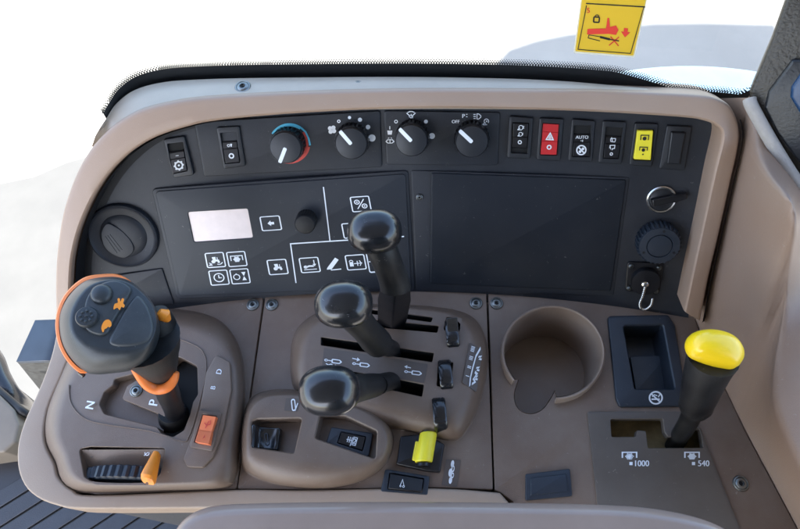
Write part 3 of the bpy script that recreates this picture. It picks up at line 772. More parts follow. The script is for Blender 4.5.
def rocker_switch(name, label, cat, group, surf, bez, rock, mb_mat, mr_mat, hs, bezh=.0030, inks=None, bez_r=2.2, notch=None):
    cxy = (sum(p[0] for p in bez) / 4, sum(p[1] for p in bez) / 4)
    pl = tangent(surf, *cxy, .0018 if 'dial' in label else 0) if isinstance(surf, Dash) else surf
    t = thing(name, label, cat, pl(*cxy), group)
    R_ = rr(rock, 1.0, 3)
    c = MB(); plate(c, pl, rr(bez, bez_r, 4), -.0008, bezh, .8, holes=[R_], hd=bezh - .0003, hb=.35); c.build('switch_bezel', mb_mat, t)
    c = MB(); c.fill([up3(pl, inset(R_, -.6), .0006)]); c.build('switch_well', M_VOID, t)  # black floor stands in for shadow beside the pressed rocker
    # rocker: two facets, sampled in rows
    q = [Vector(p) for p in inset(rock, .7)]; c = MB(); rows = []
    for v, h in hs:
        a = q[0].lerp(q[3], v); b = q[1].lerp(q[2], v); rows.append((pl(a.x, a.y, h), pl(b.x, b.y, h)))
    n = pl.n(rows[0][0]); base = [(a - n * (hs[i][1] - .0004), b - n * (hs[i][1] - .0004)) for i, (a, b) in enumerate(rows)]
    N = len(rows); vs = [p for r_ in rows for p in r_] + [p for r_ in base for p in r_]
    fs = []
    for i in range(N - 1):
        fs += [[2 * i, 2 * i + 1, 2 * i + 3, 2 * i + 2], [2 * i, 2 * i + 2, 2 * N + 2 * i + 2, 2 * N + 2 * i], [2 * i + 1, 2 * N + 2 * i + 1, 2 * N + 2 * i + 3, 2 * i + 3]]
    fs += [[0, 2 * N, 2 * N + 1, 1], [2 * N - 2, 2 * N - 1, 4 * N - 1, 4 * N - 2]]
    c.add(vs, fs); rk = c.build('rocker', mr_mat, t, bevel=.0006, angle=20)
    if inks:
        for (v0, v1, fn, mats) in inks:               # mark lying on the facet between v0 and v1
            def hh(v):
                for i in range(N - 1):
                    if hs[i][0] <= v <= hs[i + 1][0] + 1e-6:
                        return hs[i][1] + (hs[i + 1][1] - hs[i][1]) * (v - hs[i][0]) / (hs[i + 1][0] - hs[i][0])
                return hs[-1][1]
            a, b = q[0].lerp(q[3], v0), q[1].lerp(q[2], v0); d_, e_ = q[0].lerp(q[3], v1), q[1].lerp(q[2], v1)
            A, B, D_ = pl(a.x, a.y, hh(v0)), pl(b.x, b.y, hh(v0)), pl(d_.x, d_.y, hh(v1))
            nn_ = (B - A).cross(D_ - A).normalized(); nn_ = nn_ if nn_.dot(n) > 0 else -nn_
            s2 = Slope(A, nn_); ik = Ink(s2, .0005)
            mid = (a + b + d_ + e_) / 4; axx = ((b - a) + (e_ - d_)) / 4; ayy = ((d_ - a) + (e_ - b)) / 4
            u_ = min(axx.length * .8, ayy.length) * 1.2; ik.at(mid.x, mid.y, u_, u_, tuple(axx.normalized()), tuple(ayy.normalized())); fn(ik); ik.build(rk, mats)
    return t
LOWHI = [(.27, .0018), (.30, .0020), (.31, .0023), (.52, .0028), (.54, .0036), (1, .0048)]
GD = 'rocker switches along the top of the dash'
def f_gear(k): k.ring(0, 0, .55, .22); k.dot(0, 0, .15); [k.line([(.55 * math.cos(i * .785), .55 * math.sin(i * .785)), (.78 * math.cos(i * .785), .78 * math.sin(i * .785))], .22) for i in range(8)]
def f_dash(k): k.line([(-.55, 0), (-.3, 0)], .3).line([(-.2, 0), (.1, 0)], .3).line([(.2, 0), (.55, 0)], .3)
def f_o(k): k.ring(0, 0, .32, .2)
def f_pump(k): k.ring(-.4, 0, .32, .18); k.poly([(.05, -.45), (.7, -.45), (.45, .4), (.2, .4)])
def f_lamp2(k): k.arc(.1, 0, .55, 120, 420, .18).line([(-.75, .6), (.35, .6)], .18).line([(-.1, .1), (-.75, .55)], .18).text('2', .75, -.1, .7)
def f_lamp1(k): k.arc(.1, 0, .55, 120, 420, .18).line([(-.75, .6), (.35, .6)], .18).line([(-.1, .1), (-.75, .55)], .18).text('1', .78, -.1, .7)
def f_tri(k): k.line([(0, -.75), (.72, .6), (-.72, .6)], .22, True).line([(0, -.2), (.22, .32), (-.22, .32)], .16, True)
def f_auto(k): k.text('AUTO', 0, 0, 1.6)
def f_diff(k): k.dot(-.55, 0, .25).line([(-.8, 0), (.2, 0)], .2).ring(.5, -.3, .25, .18).ring(.5, .35, .25, .18)
def f_nodiff(k): k.ring(0, 0, .72, .2).line([(-.5, -.5), (.5, .5)], .22).dot(-.2, .25, .22).dot(.25, -.2, .22)
def f_wip1(k): k.line(rr([(-.7, -.4), (.7, -.5), (.6, .5), (-.6, .4)], .2, 3), .2, True).line([(-.1, .3), (-.5, -.8)], .2)
def f_wip2(k): k.line([(-.7, .3), (-.6, -.5), (.7, -.6), (.7, .3), (.1, .4), (.1, .8)], .22).line([(-.3, .6), (-.6, -.4)], .2)
def f_pto(k): k.line([(-.65, .35), (-.65, -.45), (.65, -.45), (.65, .35)], .16).dot(0, .1, .33)
def f_pto2(k): k.line([(-.65, .0), (-.65, -.6), (.65, -.6), (.65, .0)], .16).dot(0, -.1, .3).dot(0, .65, .14)
rocker_switch('rocker_switch', 'black rocker switch with a white cog symbol, above the air vent', 'switch', GD, DASH, [(163, 139.5), (184, 136), (194, 175), (174, 178)], [(167, 144), (183, 142), (187.5, 171), (172.5, 174)], M_BEZ, M_BLK, LOWHI, inks=[(.35, .5, f_dash, None), (.58, .97, f_gear, None)])
rocker_switch('rocker_switch', 'black rocker switch with small round mark next to the red and blue dial', 'switch', GD, DASH, [(216, 127.5), (239, 126), (245.5, 166), (224, 169)], [(220, 133), (236, 132), (240, 162.5), (225, 164)], M_BEZ, M_BLK, LOWHI, inks=[(.32, .52, f_pump, None), (.58, .97, f_o, None)])
HILOW = [(0, .0046), (.46, .0036), (.48, .0028), (.80, .0022), (.84, .0018)]
rocker_switch('rocker_switch', 'black rocker switch with two lamp symbols, next to the red switch', 'switch', GD, DASH, [(509.5, 116), (533, 118), (530, 159), (507, 158)], [(512.5, 122.5), (529, 123), (527.5, 154), (511, 153)], M_BEZ, M_BLK, HILOW, inks=[(.03, .25, f_lamp2, None), (.27, .46, f_lamp1, None), (.5, .78, f_o, None)])
REDH = [(0, .0020), (.26, .0024), (.27, .0030), (.55, .0034), (.57, .0042), (1, .0056)]
rocker_switch('rocker_switch', 'red hazard rocker switch with a white double triangle', 'switch', GD, DASH, [(539.5, 118), (563.5, 119), (560, 161), (536.5, 160)], [(542.5, 123), (559.5, 124), (557, 155.5), (540, 155)], M_BEZ, M_RED, REDH, inks=[(.28, .55, f_tri, None), (.6, .92, f_o, None)])
rocker_switch('rocker_switch', 'black rocker switch lettered AUTO above a crossed round symbol', 'switch', GD, DASH, [(572, 119), (595, 121), (592, 162), (568, 161)], [(574, 125.5), (591, 125.5), (590, 157), (572, 157)], M_BEZ, M_BLK, LOWHI, inks=[(.31, .42, f_auto, None), (.44, .53, f_diff, None), (.62, .97, f_nodiff, None)])
rocker_switch('rocker_switch', 'black rocker switch with wiper symbols, next to the yellow switch', 'switch', GD, DASH, [(603, 121), (626.5, 122), (621.5, 164.5), (598, 163)], [(606, 127), (623, 128), (618.5, 159), (603, 158.5)], M_BEZ, M_BLK, LOWHI, inks=[(.30, .5, f_wip1, None), (.54, .74, f_wip2, None), (.76, .97, f_o, None)])
rocker_switch('rocker_switch', 'bright yellow rocker switch with black shaft symbols on the dash', 'switch', GD, DASH, [(635, 123), (658.5, 124), (652, 167), (629, 165)], [(637, 130), (654, 130), (651.5, 161), (633, 160)], M_BEZ, M_YELS, [(0, .0066), (.5, .0050), (1, .0068)], inks=[(.08, .42, f_pto, [M_PRNB]), (.52, .85, f_pto2, [M_PRNB])])
t = thing('switch_blank', 'plain dark blank plate without symbols at the end of the switch row', 'blank plate', DASH(676, 148), GD)
pl = tangent(DASH, 676, 148)
c = MB(); plate(c, pl, rr([(667, 125.5), (692, 127), (684.5, 170.5), (659, 169)], 2.2), -.001, .0028, .8); c.build('blank_flange', M_BEZ, t)
c = MB(); plate(c, pl, rr([(671, 132), (686, 133), (680, 165), (667, 164)], 1.2), .002, .0052, 1.6); c.build('blank_face', M_BEZ, t)
# console switches
RA = Level(HS - .0150)
rocker_switch('orange_rocker', 'salmon orange rocker switch set in the gear pod strip', 'switch', None, Level(HP + .0022), [(199, 409.5), (222, 412.5), (212, 451), (189.5, 447)], [(202.5, 414), (217, 416), (209, 445), (194, 442.5)], M_CON, M_ORR, [(0, .0060), (.55, .0040), (.57, .0046), (1, .0072)], bezh=.0012,
    inks=[(.1, .5, lambda k: k.line([(-.1, .7), (.1, -.5)], .16).line([(-.5, -.1), (-.05, .2), (.5, 0)], .16).line([(.3, -.6), (.5, 0)], .14), [M_REDP]), (.62, .9, lambda k: k.poly([(-.1, .5), (.15, -.5), (.3, .1)]), [M_REDP])])
# recessed rocker with the concave face
t = thing('hitch_rocker', 'glossy black saddle shaped rocker in the open recess of the switch pod', 'switch', RA(265, 437))
c = MB(); rings = []
for u, h, a, b in ((0, .0140, (250.5, 424.5), (249, 447)), (.12, .0155, (254, 424), (252.5, 448)), (.3, .0105, (260, 426.5), (258, 448.5)), (.6, .0080, (269, 427), (267, 449.5)), (.9, .0092, (278, 427.5), (275, 450)), (1, .0080, (281, 428), (278, 450))):
    A, B = RA(*a, h), RA(*b, h); rings.append([A - ZUP * (h - .0005), A, A.lerp(B, .3) - ZUP * .0007, A.lerp(B, .7) - ZUP * .0007, B, B - ZUP * (h - .0005)])
c.loft(rings, 0, cap0=True, cap1=True); c.build('rocker', M_GLS, t, bevel=.0012)
k = Ink(Level(HS - .0150 + .0096), .0006).at(266.5, 438.5, 4, 6); k.line(rr([(-.5, -.8), (.2, -.9), (.4, .7), (-.3, .9)], .3, 3), .16, True).build(t, [M_TRAY])
t = rocker_switch('plough_rocker', 'black rocker with white comb and boxed 2 marks, deep in the pod', 'switch', None, Level(HS - .0150), [(331, 427), (373, 433), (368.5, 457), (326, 443)], [(341, 431.5), (366, 436.5), (362.5, 451), (337, 443)], M_TRAY, M_BLK, [(0, .0064), (.97, .0054), (1, .0052)], bezh=.0042,
    inks=[(.05, .95, lambda k: k.line([(-.8, 0), (.1, 0)], .12).line([(-.6, -.5), (-.6, .4)], .12).line([(-.3, -.5), (-.3, .4)], .12).line([(0, -.5), (0, .9)], .12).line([(.2, -.6), (.75, -.6), (.75, .6), (.2, .6)], .12, True).text('2', .47, 0, .8), None)])
rocker_switch('axle_rocker', 'black rocker with a small white symbol, in front of the yellow sliding switch', 'switch', None, TOP, [(385, 469), (429.5, 476), (427.5, 495), (380.5, 491.5)], [(389.5, 472.5), (424, 478.5), (422, 492.5), (387.5, 489)], M_TRAY, M_BLK, [(0, .0052), (.5, .0058), (1, .0064)], bezh=.0035,
    inks=[(.1, .95, lambda k: k.line([(-.72, .35), (-.5, -.5), (-.2, .35)], .08).ring(-.68, .45, .1, .07).ring(-.25, .45, .13, .07), None)])
# yellow sliding switch in black housing
t = thing('sliding_switch', 'bright yellow sliding switch in a black angular housing', 'switch', TOP(420, 452))
c = MB(); plate(c, TOP, rr([(400.5, 436), (425, 433), (444.5, 444), (440, 472), (426, 470.5), (396, 464)], 2.2), -.001, .0065, 1.4); c.build('switch_housing', M_BLK, t)
c = MB(); L9 = Level(.0065)
a0, a1 = L9(428.5, 433, .003), L9(423.5, 462, .003); rings = []
sd = Vector((1, .05, 0)).normalized()
dd = (a1 - a0).normalized(); n_ = sd.cross(dd); n_ = n_ if n_.z > 0 else -n_
for u in (0, .03, .97, 1):
    q = a0.lerp(a1, u); s_ = .93 if u in (0, 1) else 1
    rings.append([q + (sd * math.cos(math.pi * i / 14) * .0068 + n_ * (math.sin(math.pi * i / 14) * .0075)) * s_ for i in range(15)] + [q - sd * .0068 * s_ - n_ * .003, q + sd * .0068 * s_ - n_ * .003])
c.loft(rings, 0, cap0=True, cap1=True); c.build('slider', M_YELS, t)
c = MB(); plate(c, L9, rr([(415.5, 441), (421.5, 441.5), (418, 461), (412, 459.5)], 1), 0, .0042, .8); c.build('slider_catch', M_YELS, t)
c = MB()
for p_ in ((a0, 1), (a1, -1)):
    q = p_[0] - dd * .002 * p_[1]
    rg = [[q + dd * d_ + sd * math.cos(math.pi * i / 10) * .0058 + n_ * (math.sin(math.pi * i / 10) * .0062 - .002) for i in range(11)] for d_ in (-.0012, .0012)]
    c.loft(rg, 0, cap0=True, cap1=True)
c.build('slider_guide', M_BLK, t)

# ================================================================== DASH
dash = thing('instrument_dash', 'dark charcoal reclined dash face holding dials, switches, control panel and blank panel', 'dashboard', DASH(410, 296))
c = MB()
cols = []
arcx = [(63, 262, 312), (66, 240, 312), (72, 212, 312), (82, 186, 311), (96, 164, 310), (115, 143, 309), (138, 126, 307), (165, 114, 305), (190, 107, 303)] + [(x, 103 - (x - 190) * .02 if x < 400 else 99 + (x - 400) * .01, None) for x in range(220, 740, 20)]
for x, y0, y1 in arcx:
    yb = 299 - .0 * x
    yb = 304 if y1 is None else y1
    if y1 is None: yb = (300 - (x - 260) * .06) if x < 400 else (292 + max(0, x - 450) * .115)
    r0 = []
    for i in range(9): r0.append(DASH(x + (0 if x < 700 else -(i / 8) * 40 * min(1, (x - 700) / 20 + .3)), y0 + (yb + 6 - y0) * i / 8, 0))
    cols.append(r0)
c.loft(cols, 0, closed=False)
c.build('dash_fascia', M_DASH, dash)
def dpanel(poly, r, h1, mt, b=.8, name='panel', holes=(), pl=None, tri=(0, 1, 2)):
    pl = pl or chord(DASH, *[poly[i] for i in tri]); 
    q = MB(); plate(q, pl, rr(poly, r, 5), -.006, h1, b, holes=holes); o_ = q.build(name, mt, dash)
    return pl, o_
S1, _ = dpanel([(194, 122.5), (380, 110.8), (382, 167), (204, 176.5)], 3, .0016, M_DASH, name='climate_strip')
S2, _ = dpanel([(383.5, 110.8), (500, 112.5), (497.5, 165.5), (386.5, 164.5)], 3, .0016, M_DASH, name='wiper_strip')
LFP, _ = dpanel([(411, 170.5), (629.5, 177.5), (613.5, 295.5), (416, 290.5)], 2, .0006, M_DASH, name='lower_frame', b=.5, tri=(0, 1, 2))
dpanel([(84, 280), (162, 268.5), (174, 304), (85, 311)], 2, .0014, M_DASH, name='corner_panel')
FRM, _ = dpanel([(151.5, 189), (408, 170.5), (414.5, 290.5), (177, 299)], 4, .0014, M_DASH, name='panel_frame')
CP = Slope(FRM.P + FRM.nn * .0014, FRM.nn)
q = MB(); winp = rr([(187.6, 212.2), (247.5, 208.7), (253, 238), (194, 242.3)], 2.2, 4)
plate(q, CP, rr([(155, 191.5), (405.5, 174), (411, 287.5), (179.5, 296)], 4), -.002, .0012, .7, holes=[winp], hd=.0022)
cpo = q.build('control_panel', M_FACE, dash)
q = MB(); q.fill([up3(CP, inset(winp, -1), .0002)]); q.build('display_window', M_LCD, cpo)
def cink(): return Ink(CP, .0015)
k = cink()
AXX, AYY = (1, -.07), (.19, .98)
def boxed(cx, cy, sx=9, sy=7.2, fn=None, b=True):
    k = cink().at(cx, cy, sx, sy, AXX, AYY)
    if b: k.box(.13)
    if fn:
        k.at(cx, cy, sx * .68, sy * .72, AXX, AYY); fn(k)
    k.build(cpo)
boxed(270.8, 223.3, 9.6, 7, lambda k: k.poly([(-.5, 0), (.0, -.55), (.0, -.25), (.5, -.25), (.5, .25), (0, .25), (0, .55)]))
def i_hitch(k): ic_tractor(k); k.arc(.5, .3, .6, 20, 120, .14); k.line([(-1.1, .5), (-.7, .75), (-1.1, .95), (-.6, 1)], .14)
def i_clock(k): k.ring(0, 0, .8, .18); k.line([(0, -.5), (0, .05), (.45, .05)], .16)
def i_hour(k): k.ring(-.55, .1, .5, .16); k.line([(-.55, -.6), (-.55, -.4)], .2); k.poly([(.3, -.8), (1, -.8), (.65, 0)]); k.poly([(.3, .8), (1, .8), (.65, 0)])
def i_arm(k): k.line([(-.9, .5), (-.1, .2), (.6, .25)], .3).dot(-.7, .35, .3).line([(-1, .85), (1, .85)], .14).line([(.75, -.9), (.75, .0)], .16).poly([(.45, -.15), (1.05, -.15), (.75, .3)])
def i_lock(k): k.poly([(-1, -.1), (-.4, -.1), (-.4, .75), (-1, .75)]).arc(-.7, -.15, .28, 180, 360, .14).line([(-.3, .25), (1, .2)], .16).line([(.25, -.25), (.25, .7)], .16).line([(.6, -.3), (.85, .2), (.6, .7)], .14)
def i_pct(k): k.ring(-.55, -.4, .38, .16).ring(.55, .42, .38, .16).line([(-.6, .9), (.6, -.9)], .16).dot(-.55, -.4, .14).dot(.55, .42, .14)
boxed(215.3, 260, fn=i_hitch); boxed(236.8, 259, fn=ic_pto); boxed(219, 277.6, fn=i_clock); boxed(240, 276.3, fn=i_hour)
boxed(277.6, 267, 9.3, 7.3, ic_tractor); boxed(309.7, 265, 9.3, 7.3, i_arm); boxed(355.7, 262.3, 9.3, 7.3, i_lock); boxed(376.5, 262, 8.5, 10, lambda k: (k.line([(-1.3, -.1), (1.3, -.1)], .12), k.at(377, 266, 6, 5, AXX, AYY), ic_tractor(k)))
boxed(360.7, 204, 9.2, 7.4, i_pct); boxed(352, 230.5, 9, 7.3)
k = cink().at(333, 264, 8, 7, AXX, AYY); k.poly([(-.8, .5), (.4, -.9), (.8, -.55), (-.3, .75), (-.9, .75)]).line([(-.4, .85), (.9, .8)], .14).build(cpo)
k = cink().at(0, 0, 1); k.line([(323.4, 187), (330, 241)], 1.15).line([(290.8, 283), (290.8, 283)], .1) if False else k.line([(323.4, 187), (330, 241)], 1.15)
k.line([(404, 236.5), (290.5, 243.8), (296, 283)], 1.15); k.build(cpo, name='divider_marking')
# blank panel
SCp, _ = dpanel([(431, 173), (626.5, 180), (611, 291.5), (430, 284)], 2.5, .0020, M_SCREEN, name='blank_panel', b=1.2, pl=LFP)
screw(chord(DASH, (413, 180), (430, 180), (420, 285)), 419.5, 197, dash, .0028, .0012)
screw(DASH, 668.7, 227, dash, .0026, .0004)
# strip markings
k = Ink(S1, .0019).at(289.5, 143.5, 19.2, 18.6)
k.m = 0; k.arc(0, 0, 1, -150, -55, .17, 20).line([(.57 + .03, -.85), (.83, -.62), (1.0, -.25), (1.07, .1)], .1); k.m = 1; k.line([(.72, -.62), (.88, -.3), (.93, .1), (.80, .5)], .11); k.arc(0, 0, 1, 10, 118, .17, 20); k.build(dash, [M_CYAN, M_REDP], 'temperature_marking')
k = Ink(S1, .0019)
for x, y, r in ((349.5, 117.6, 1.6), (360, 119.8, 2.1), (368, 127.1, 2.3), (372, 138, 3.6)): k.at(x, y, r).dot(0, 0, 1)
k.at(338.8, 121.3, 1.6).ring(0, 0, .8, .5)
k.at(332, 129.7, 4.8)
for a in range(4): k.dot(.5 * math.cos(a * 1.571 + .6), .5 * math.sin(a * 1.571 + .6), .46, 10)
k.build(dash, name='fan_marking')
k = Ink(S2, .0019)
k.at(396, 121.6, 1.8).ring(0, 0, .8, .4).at(425.9, 121.6, 2).dot(0, 0, 1).at(432, 136, 3).dot(0, 0, 1)
k.at(411, 114.8, 4.4, 3.6).line([(-1, -.5), (-.4, .2), (.4, .2), (1, -.5)], .22).line([(-.8, -.6), (-.3, -.9), (.3, -.9), (.8, -.6)], .2).line([(0, -.2), (.4, .9)], .22).line([(-.5, .4), (0, .9), (.5, .4)], .2)
k.at(389.8, 132.5, 2.8, 2.4).poly([(-.9, -.8), (.9, -.8), (.7, .9), (-.7, .9)]).line([(0, -1.3), (0, -2.6)], .3)
k.at(390, 141, 4, 3).line([(-1, .2), (-.6, -.4), (.6, -.4), (1, .2), (.5, .7), (-.5, .7)], .25, True).line([(0, .7), (0, -.6)], .22).line([(-.5, -.8), (-.2, -1.1)], .2).line([(.5, -.8), (.2, -1.1)], .2)
k.build(dash, name='wiper_marking')
k = Ink(S2, .0019)
k.at(455.7, 121.6, 3).text('OFF', 0, 0, 1.05); k.at(464.5, 116, 3).text('P', -.3, 0, 1.3).line([(.5, -.5), (1, -.6)], .2).line([(.5, .2), (1, .3)], .2)
k.at(477, 116.5, 4).line([(0, -.65), (.4, -.65), (.95, -.2), (.95, .2), (.4, .65), (0, .65)], .2, True)
for q in (-.5, 0, .5): k.line([(-.9, q), (-.3, q)], .18)
k.at(486, 121.3, 3.8).arc(.1, 0, .6, 100, 400, .22).line([(-.2, .3), (-.9, .9)], .22).line([(-.9, .95), (.3, .9)], .2).dot(.15, 0, .2)
k.build(dash, name='lamp_marking')

# --- rotary dials
def dial(label, surf, x, y, dirpx, r=.0128):
    fr = frame(surf, x, y, .0016)
    t = thing('rotary_dial', label, 'dial', fr[0], 'rotary dials on the dash')
    c = MB(); lathe(c, fr, [(r * 1.09, -.0008), (r * 1.09, .004), (r * 1.07, .0095), (r * 1.03, .0115)], 104, 0, ribs=26, ribd=.0011, ribrows=(0, 1, 2)); c.build('dial_skirt', M_BLK, t)
    c = MB(); lathe(c, fr, [(r * 1.0, .0105), (r * .99, .0128), (r * .93, .0142), (r * .6, .0148), (r * .2, .0150)], 48); c.build('dial_cap', M_BEZ, t)
    d = (fr[1] * dirpx[0] - fr[2] * dirpx[1]).normalized(); s_ = d.cross(fr[3]); c = MB()
    w = r * .115; A = fr[0] + fr[3] * .0146
    rg = []
    for u, ww in ((-.02, .6), (.05, 1), (.95, 1), (1.02, .7)):
        q = A + d * r * u - fr[3] * (.0006 if u > .9 else 0); rg.append([q + s_ * w * ww - fr[3] * .001, q + s_ * w * ww + fr[3] * .0008, q - s_ * w * ww + fr[3] * .0008, q - s_ * w * ww - fr[3] * .001])
    c.loft(rg, 0, cap0=True, cap1=True); c.build('pointer', M_PRN, t)
dial('black temperature dial ringed by a blue and red arc', S1, 288.5, 143.5, (-30, 65))
dial('black fan dial with a fan symbol and growing white dots', S1, 352.5, 139.5, (-63, -75))
dial('black wiper dial with washer symbols beside two white dots', S2, 412.5, 136.5, (-68, -70))
dial('black lamp dial with OFF and headlamp symbols', S2, 471.5, 137.5, (-75, -68))
fr = frame(CP, 307, 219, .0012)
t = thing('selector_button', 'small plain black turning button on the control panel near the display', 'button', fr[0])
c = MB(); lathe(c, fr, [(.0088, -.001), (.0088, .010), (.0085, .0125), (.0076, .0138), (.004, .0146), (.001, .0147)], 72, 0, ribs=24, ribd=.0005, ribrows=(0, 1)); c.build('button_cap', M_RUB, t)

# --- air vent
VP_ = tangent(DASH, 123, 236); fr = frame(VP_, 124, 235.5, 0)
vent = thing('air_vent', 'round black air vent with a closed swivelling ball', 'air vent', fr[0])
RV = .0292
c = MB(); lathe(c, fr, [(RV, -.001), (RV, .0022), (RV * .975, .0040), (RV * .93, .0046), (RV * .90, .0036), (RV * .86, .0028), (RV * .70, .0016), (RV * .66, .0010)], 64, cap=False); c.build('vent_ring', M_DASH, vent)
c = MB(); lathe(c, fr, [(RV * .665, .0006), (RV * .63, .0016), (RV * .5, .0026), (RV * .3, .0034), (RV * .1, .0038), (RV * .02, .0038)], 56); c.build('vent_ball', M_DASH, vent)
c = MB()
VL = Slope(fr[0] + fr[3] * .0034, fr[3])
fp = smooth([(101, 234), (106, 224), (114, 226), (124, 233), (132, 243), (133, 252), (124, 258), (112, 254), (104, 246)], 5)
plate(c, VL, [tuple(p) for p in fp], -.003, .0009, .7)
for i in range(3): tube(c, [VL(105 + i * 2.4, 236 - i * .8, .0009), VL(117 + i * 2.6, 253 - i * 1.5, .0009)], .0004, 6)
c.build('vent_flap', M_DASH, vent)

# --- ignition, caps
IG = tangent(DASH, 660, 202); fr = frame(IG, 661, 199, 0)
t = thing('ignition_switch', 'ignition lock with a silver ring and black turning bar', 'ignition switch', fr[0])
c = MB(); lathe(c, fr, [(.0112, -.001), (.0112, .0020), (.0104, .0028), (.0094, .0026), (.0090, .0012)], 48, cap=False); c.build('lock_ring', M_CHR, t)
c = MB(); lathe(c, fr, [(.0092, 0), (.0090, .0014), (.0086, .0017)], 40); c.build('lock_barrel', M_BEZ, t)
c = MB(); d = (fr[1] * .97 + fr[2] * .22).normalized(); s_ = fr[3].cross(d)
rg = []
for u, w, h in ((-.0082, .0024, .0045), (-.007, .0030, .0062), (.009, .0030, .0062), (.0175, .0024, .0060), (.019, .0016, .0045)):
    q = fr[0] + d * u; rg.append([q + s_ * w + fr[3] * .0012, q + s_ * w + fr[3] * h, q - s_ * w + fr[3] * h, q - s_ * w + fr[3] * .0012])
c.loft(rg, 0, cap0=True, cap1=True); c.build('key_bar', M_BLK, t, bevel=.0006)
fr = frame(tangent(DASH, 657, 240), 656.5, 239.5, 0)
t = thing('ribbed_plug', 'round black screw plug with a coarse ribbed edge under the ignition lock', 'plug', fr[0])
c = MB(); lathe(c, fr, [(.0168, -.001), (.0172, .003), (.0172, .011), (.0160, .0128)], 120, ribs=30, ribd=.0013, ribrows=(0, 1, 2, 3)); c.build('ribbed_edge', M_TRAY, t)
c = MB(); lathe(c, fr, [(.0158, .012), (.0152, .0138), (.0100, .0142), (.0096, .0132), (.0090, .0142), (.004, .0146), (.001, .0146)], 56); c.build('plug_face', M_TRAY, t)
for a in (1.4, 3.6, 5.8):
    c = MB(); q = (fr[0] + (fr[1] * math.cos(a) + fr[2] * math.sin(a)) * .0128, fr[1], fr[2], fr[3]); lathe(c, q, [(.0011, .0135), (.0010, .0143), (.0006, .0143)], 12); c.build('rivet', M_VOID, t)
SKT = tangent(DASH, 644, 281); fr = frame(SKT, 644.5, 279, 0)
t = thing('capped_socket', 'black square socket with a round cap and beaded retaining chain', 'socket', fr[0])
c = MB(); plate(c, SKT, rr([(627.5, 262), (664, 263.5), (659.5, 295), (625, 291)], 4), -.001, .0022, .8); c.build('socket_flange', M_BLK, t)
c = MB(); lathe(c, fr, [(.0122, 0), (.0122, .006), (.0113, .0075), (.006, .008), (.001, .008)], 48); c.build('socket_cap', M_BLK, t)
for q in ((631, 266), (659, 267.5), (629, 288), (656, 291)): screw(SKT, *q, t, .0021, .0020)
c = MB(); lathe(c, frame(SKT, 645, 284, .008), [(.0028, -.001), (.0028, .0014), (.0016, .002)], 16); c.build('chain_stud', M_CHR, t)
c = MB()
ch = smooth([SKT(645, 287, .009), SKT(643, 295, .008), SKT(640, 303, .006), SKT(641, 308, .005), SKT(646, 309, .005), SKT(651, 305, .005), SKT(652.5, 299, .005)], 5, False)
for p_ in ch: lathe(c, (p_, Vector((1, 0, 0)), Vector((0, 1, 0)), ZUP), [(.0002, -.0012), (.0010, -.0007), (.0013, 0), (.0010, .0007), (.0002, .0012)], 8)
c.build('bead_chain', M_CHR, t)

# ================================================================== DASH HOOD
hood = thing('dash_hood', 'pale taupe rounded hood framing the dark dash face', 'dash trim', DASH(400, 92, .03))
inn = [(70.5, 313), (70.5, 285), (73, 255), (82, 222), (100, 186), (124, 158), (152, 139), (185, 127.5), (220, 120.5), (300, 113.5), (400, 109), (500, 109.3), (600, 112.5), (680, 117.5), (704, 121), (717, 127), (721.5, 138), (714, 172), (704, 220), (694, 265), (684, 311)]
outr = [(55, 313), (54.5, 280), (57, 245), (64, 206), (80, 165), (103, 134), (133, 113), (170, 102.5), (215, 97), (300, 92.7), (400, 90.2), (500, 90.2), (600, 91.5), (690, 95), (719, 99.5), (734, 111), (740.5, 138), (731, 185), (719, 238), (709, 280), (701, 322)]
si = smooth([Vector(p) for p in inn], 5, False); so = smooth([Vector(p) for p in outr], 5, False)
HH = .03; prof = []
for i in range(len(si)):
    L_ = DASH(si[i].x, si[i].y, HH); O_ = DASH(so[i].x, so[i].y, HH - .003); n = DASH.n(L_)
    ow = (O_ - L_); ow = (ow - n * ow.dot(n)).normalized()
    prof.append([L_ - n * (HH + .004) + ow * .0005, L_ - n * .0022, L_ - n * .0008 + ow * .0006, L_ + ow * .0020, L_.lerp(O_, .4) + n * .0004, O_ - ow * .0050, O_ - ow * .0022 - n * .0006, O_ - ow * .0006 - n * .0020, O_ - n * .0045, O_ - n * .03, O_ - n * .05])
NL = 5 * 8 + 2
c = MB(); c.loft(prof, 0, closed=False); c.fill([prof[0]]); c.fill([prof[-1]]); c.build('hood_rim', M_TRIM, hood)
c = MB(); c.loft([[p[1] + (p[0] - p[9]).normalized() * .0016 - (p[1] - p[0]).normalized() * .004, p[0] + (p[0] - p[9]).normalized() * .0016 + (p[3] - p[0]).normalized() * .0053] + [p[0] + (p[0] - p[9]).normalized() * .0072 + (p[3] - p[0]).normalized() * .0053] for p in prof[:NL + 1]][:], 0, closed=False); c.build('hood_inner_strip', M_STRIP, hood)  # plain black strip along the left inner wall of the hood
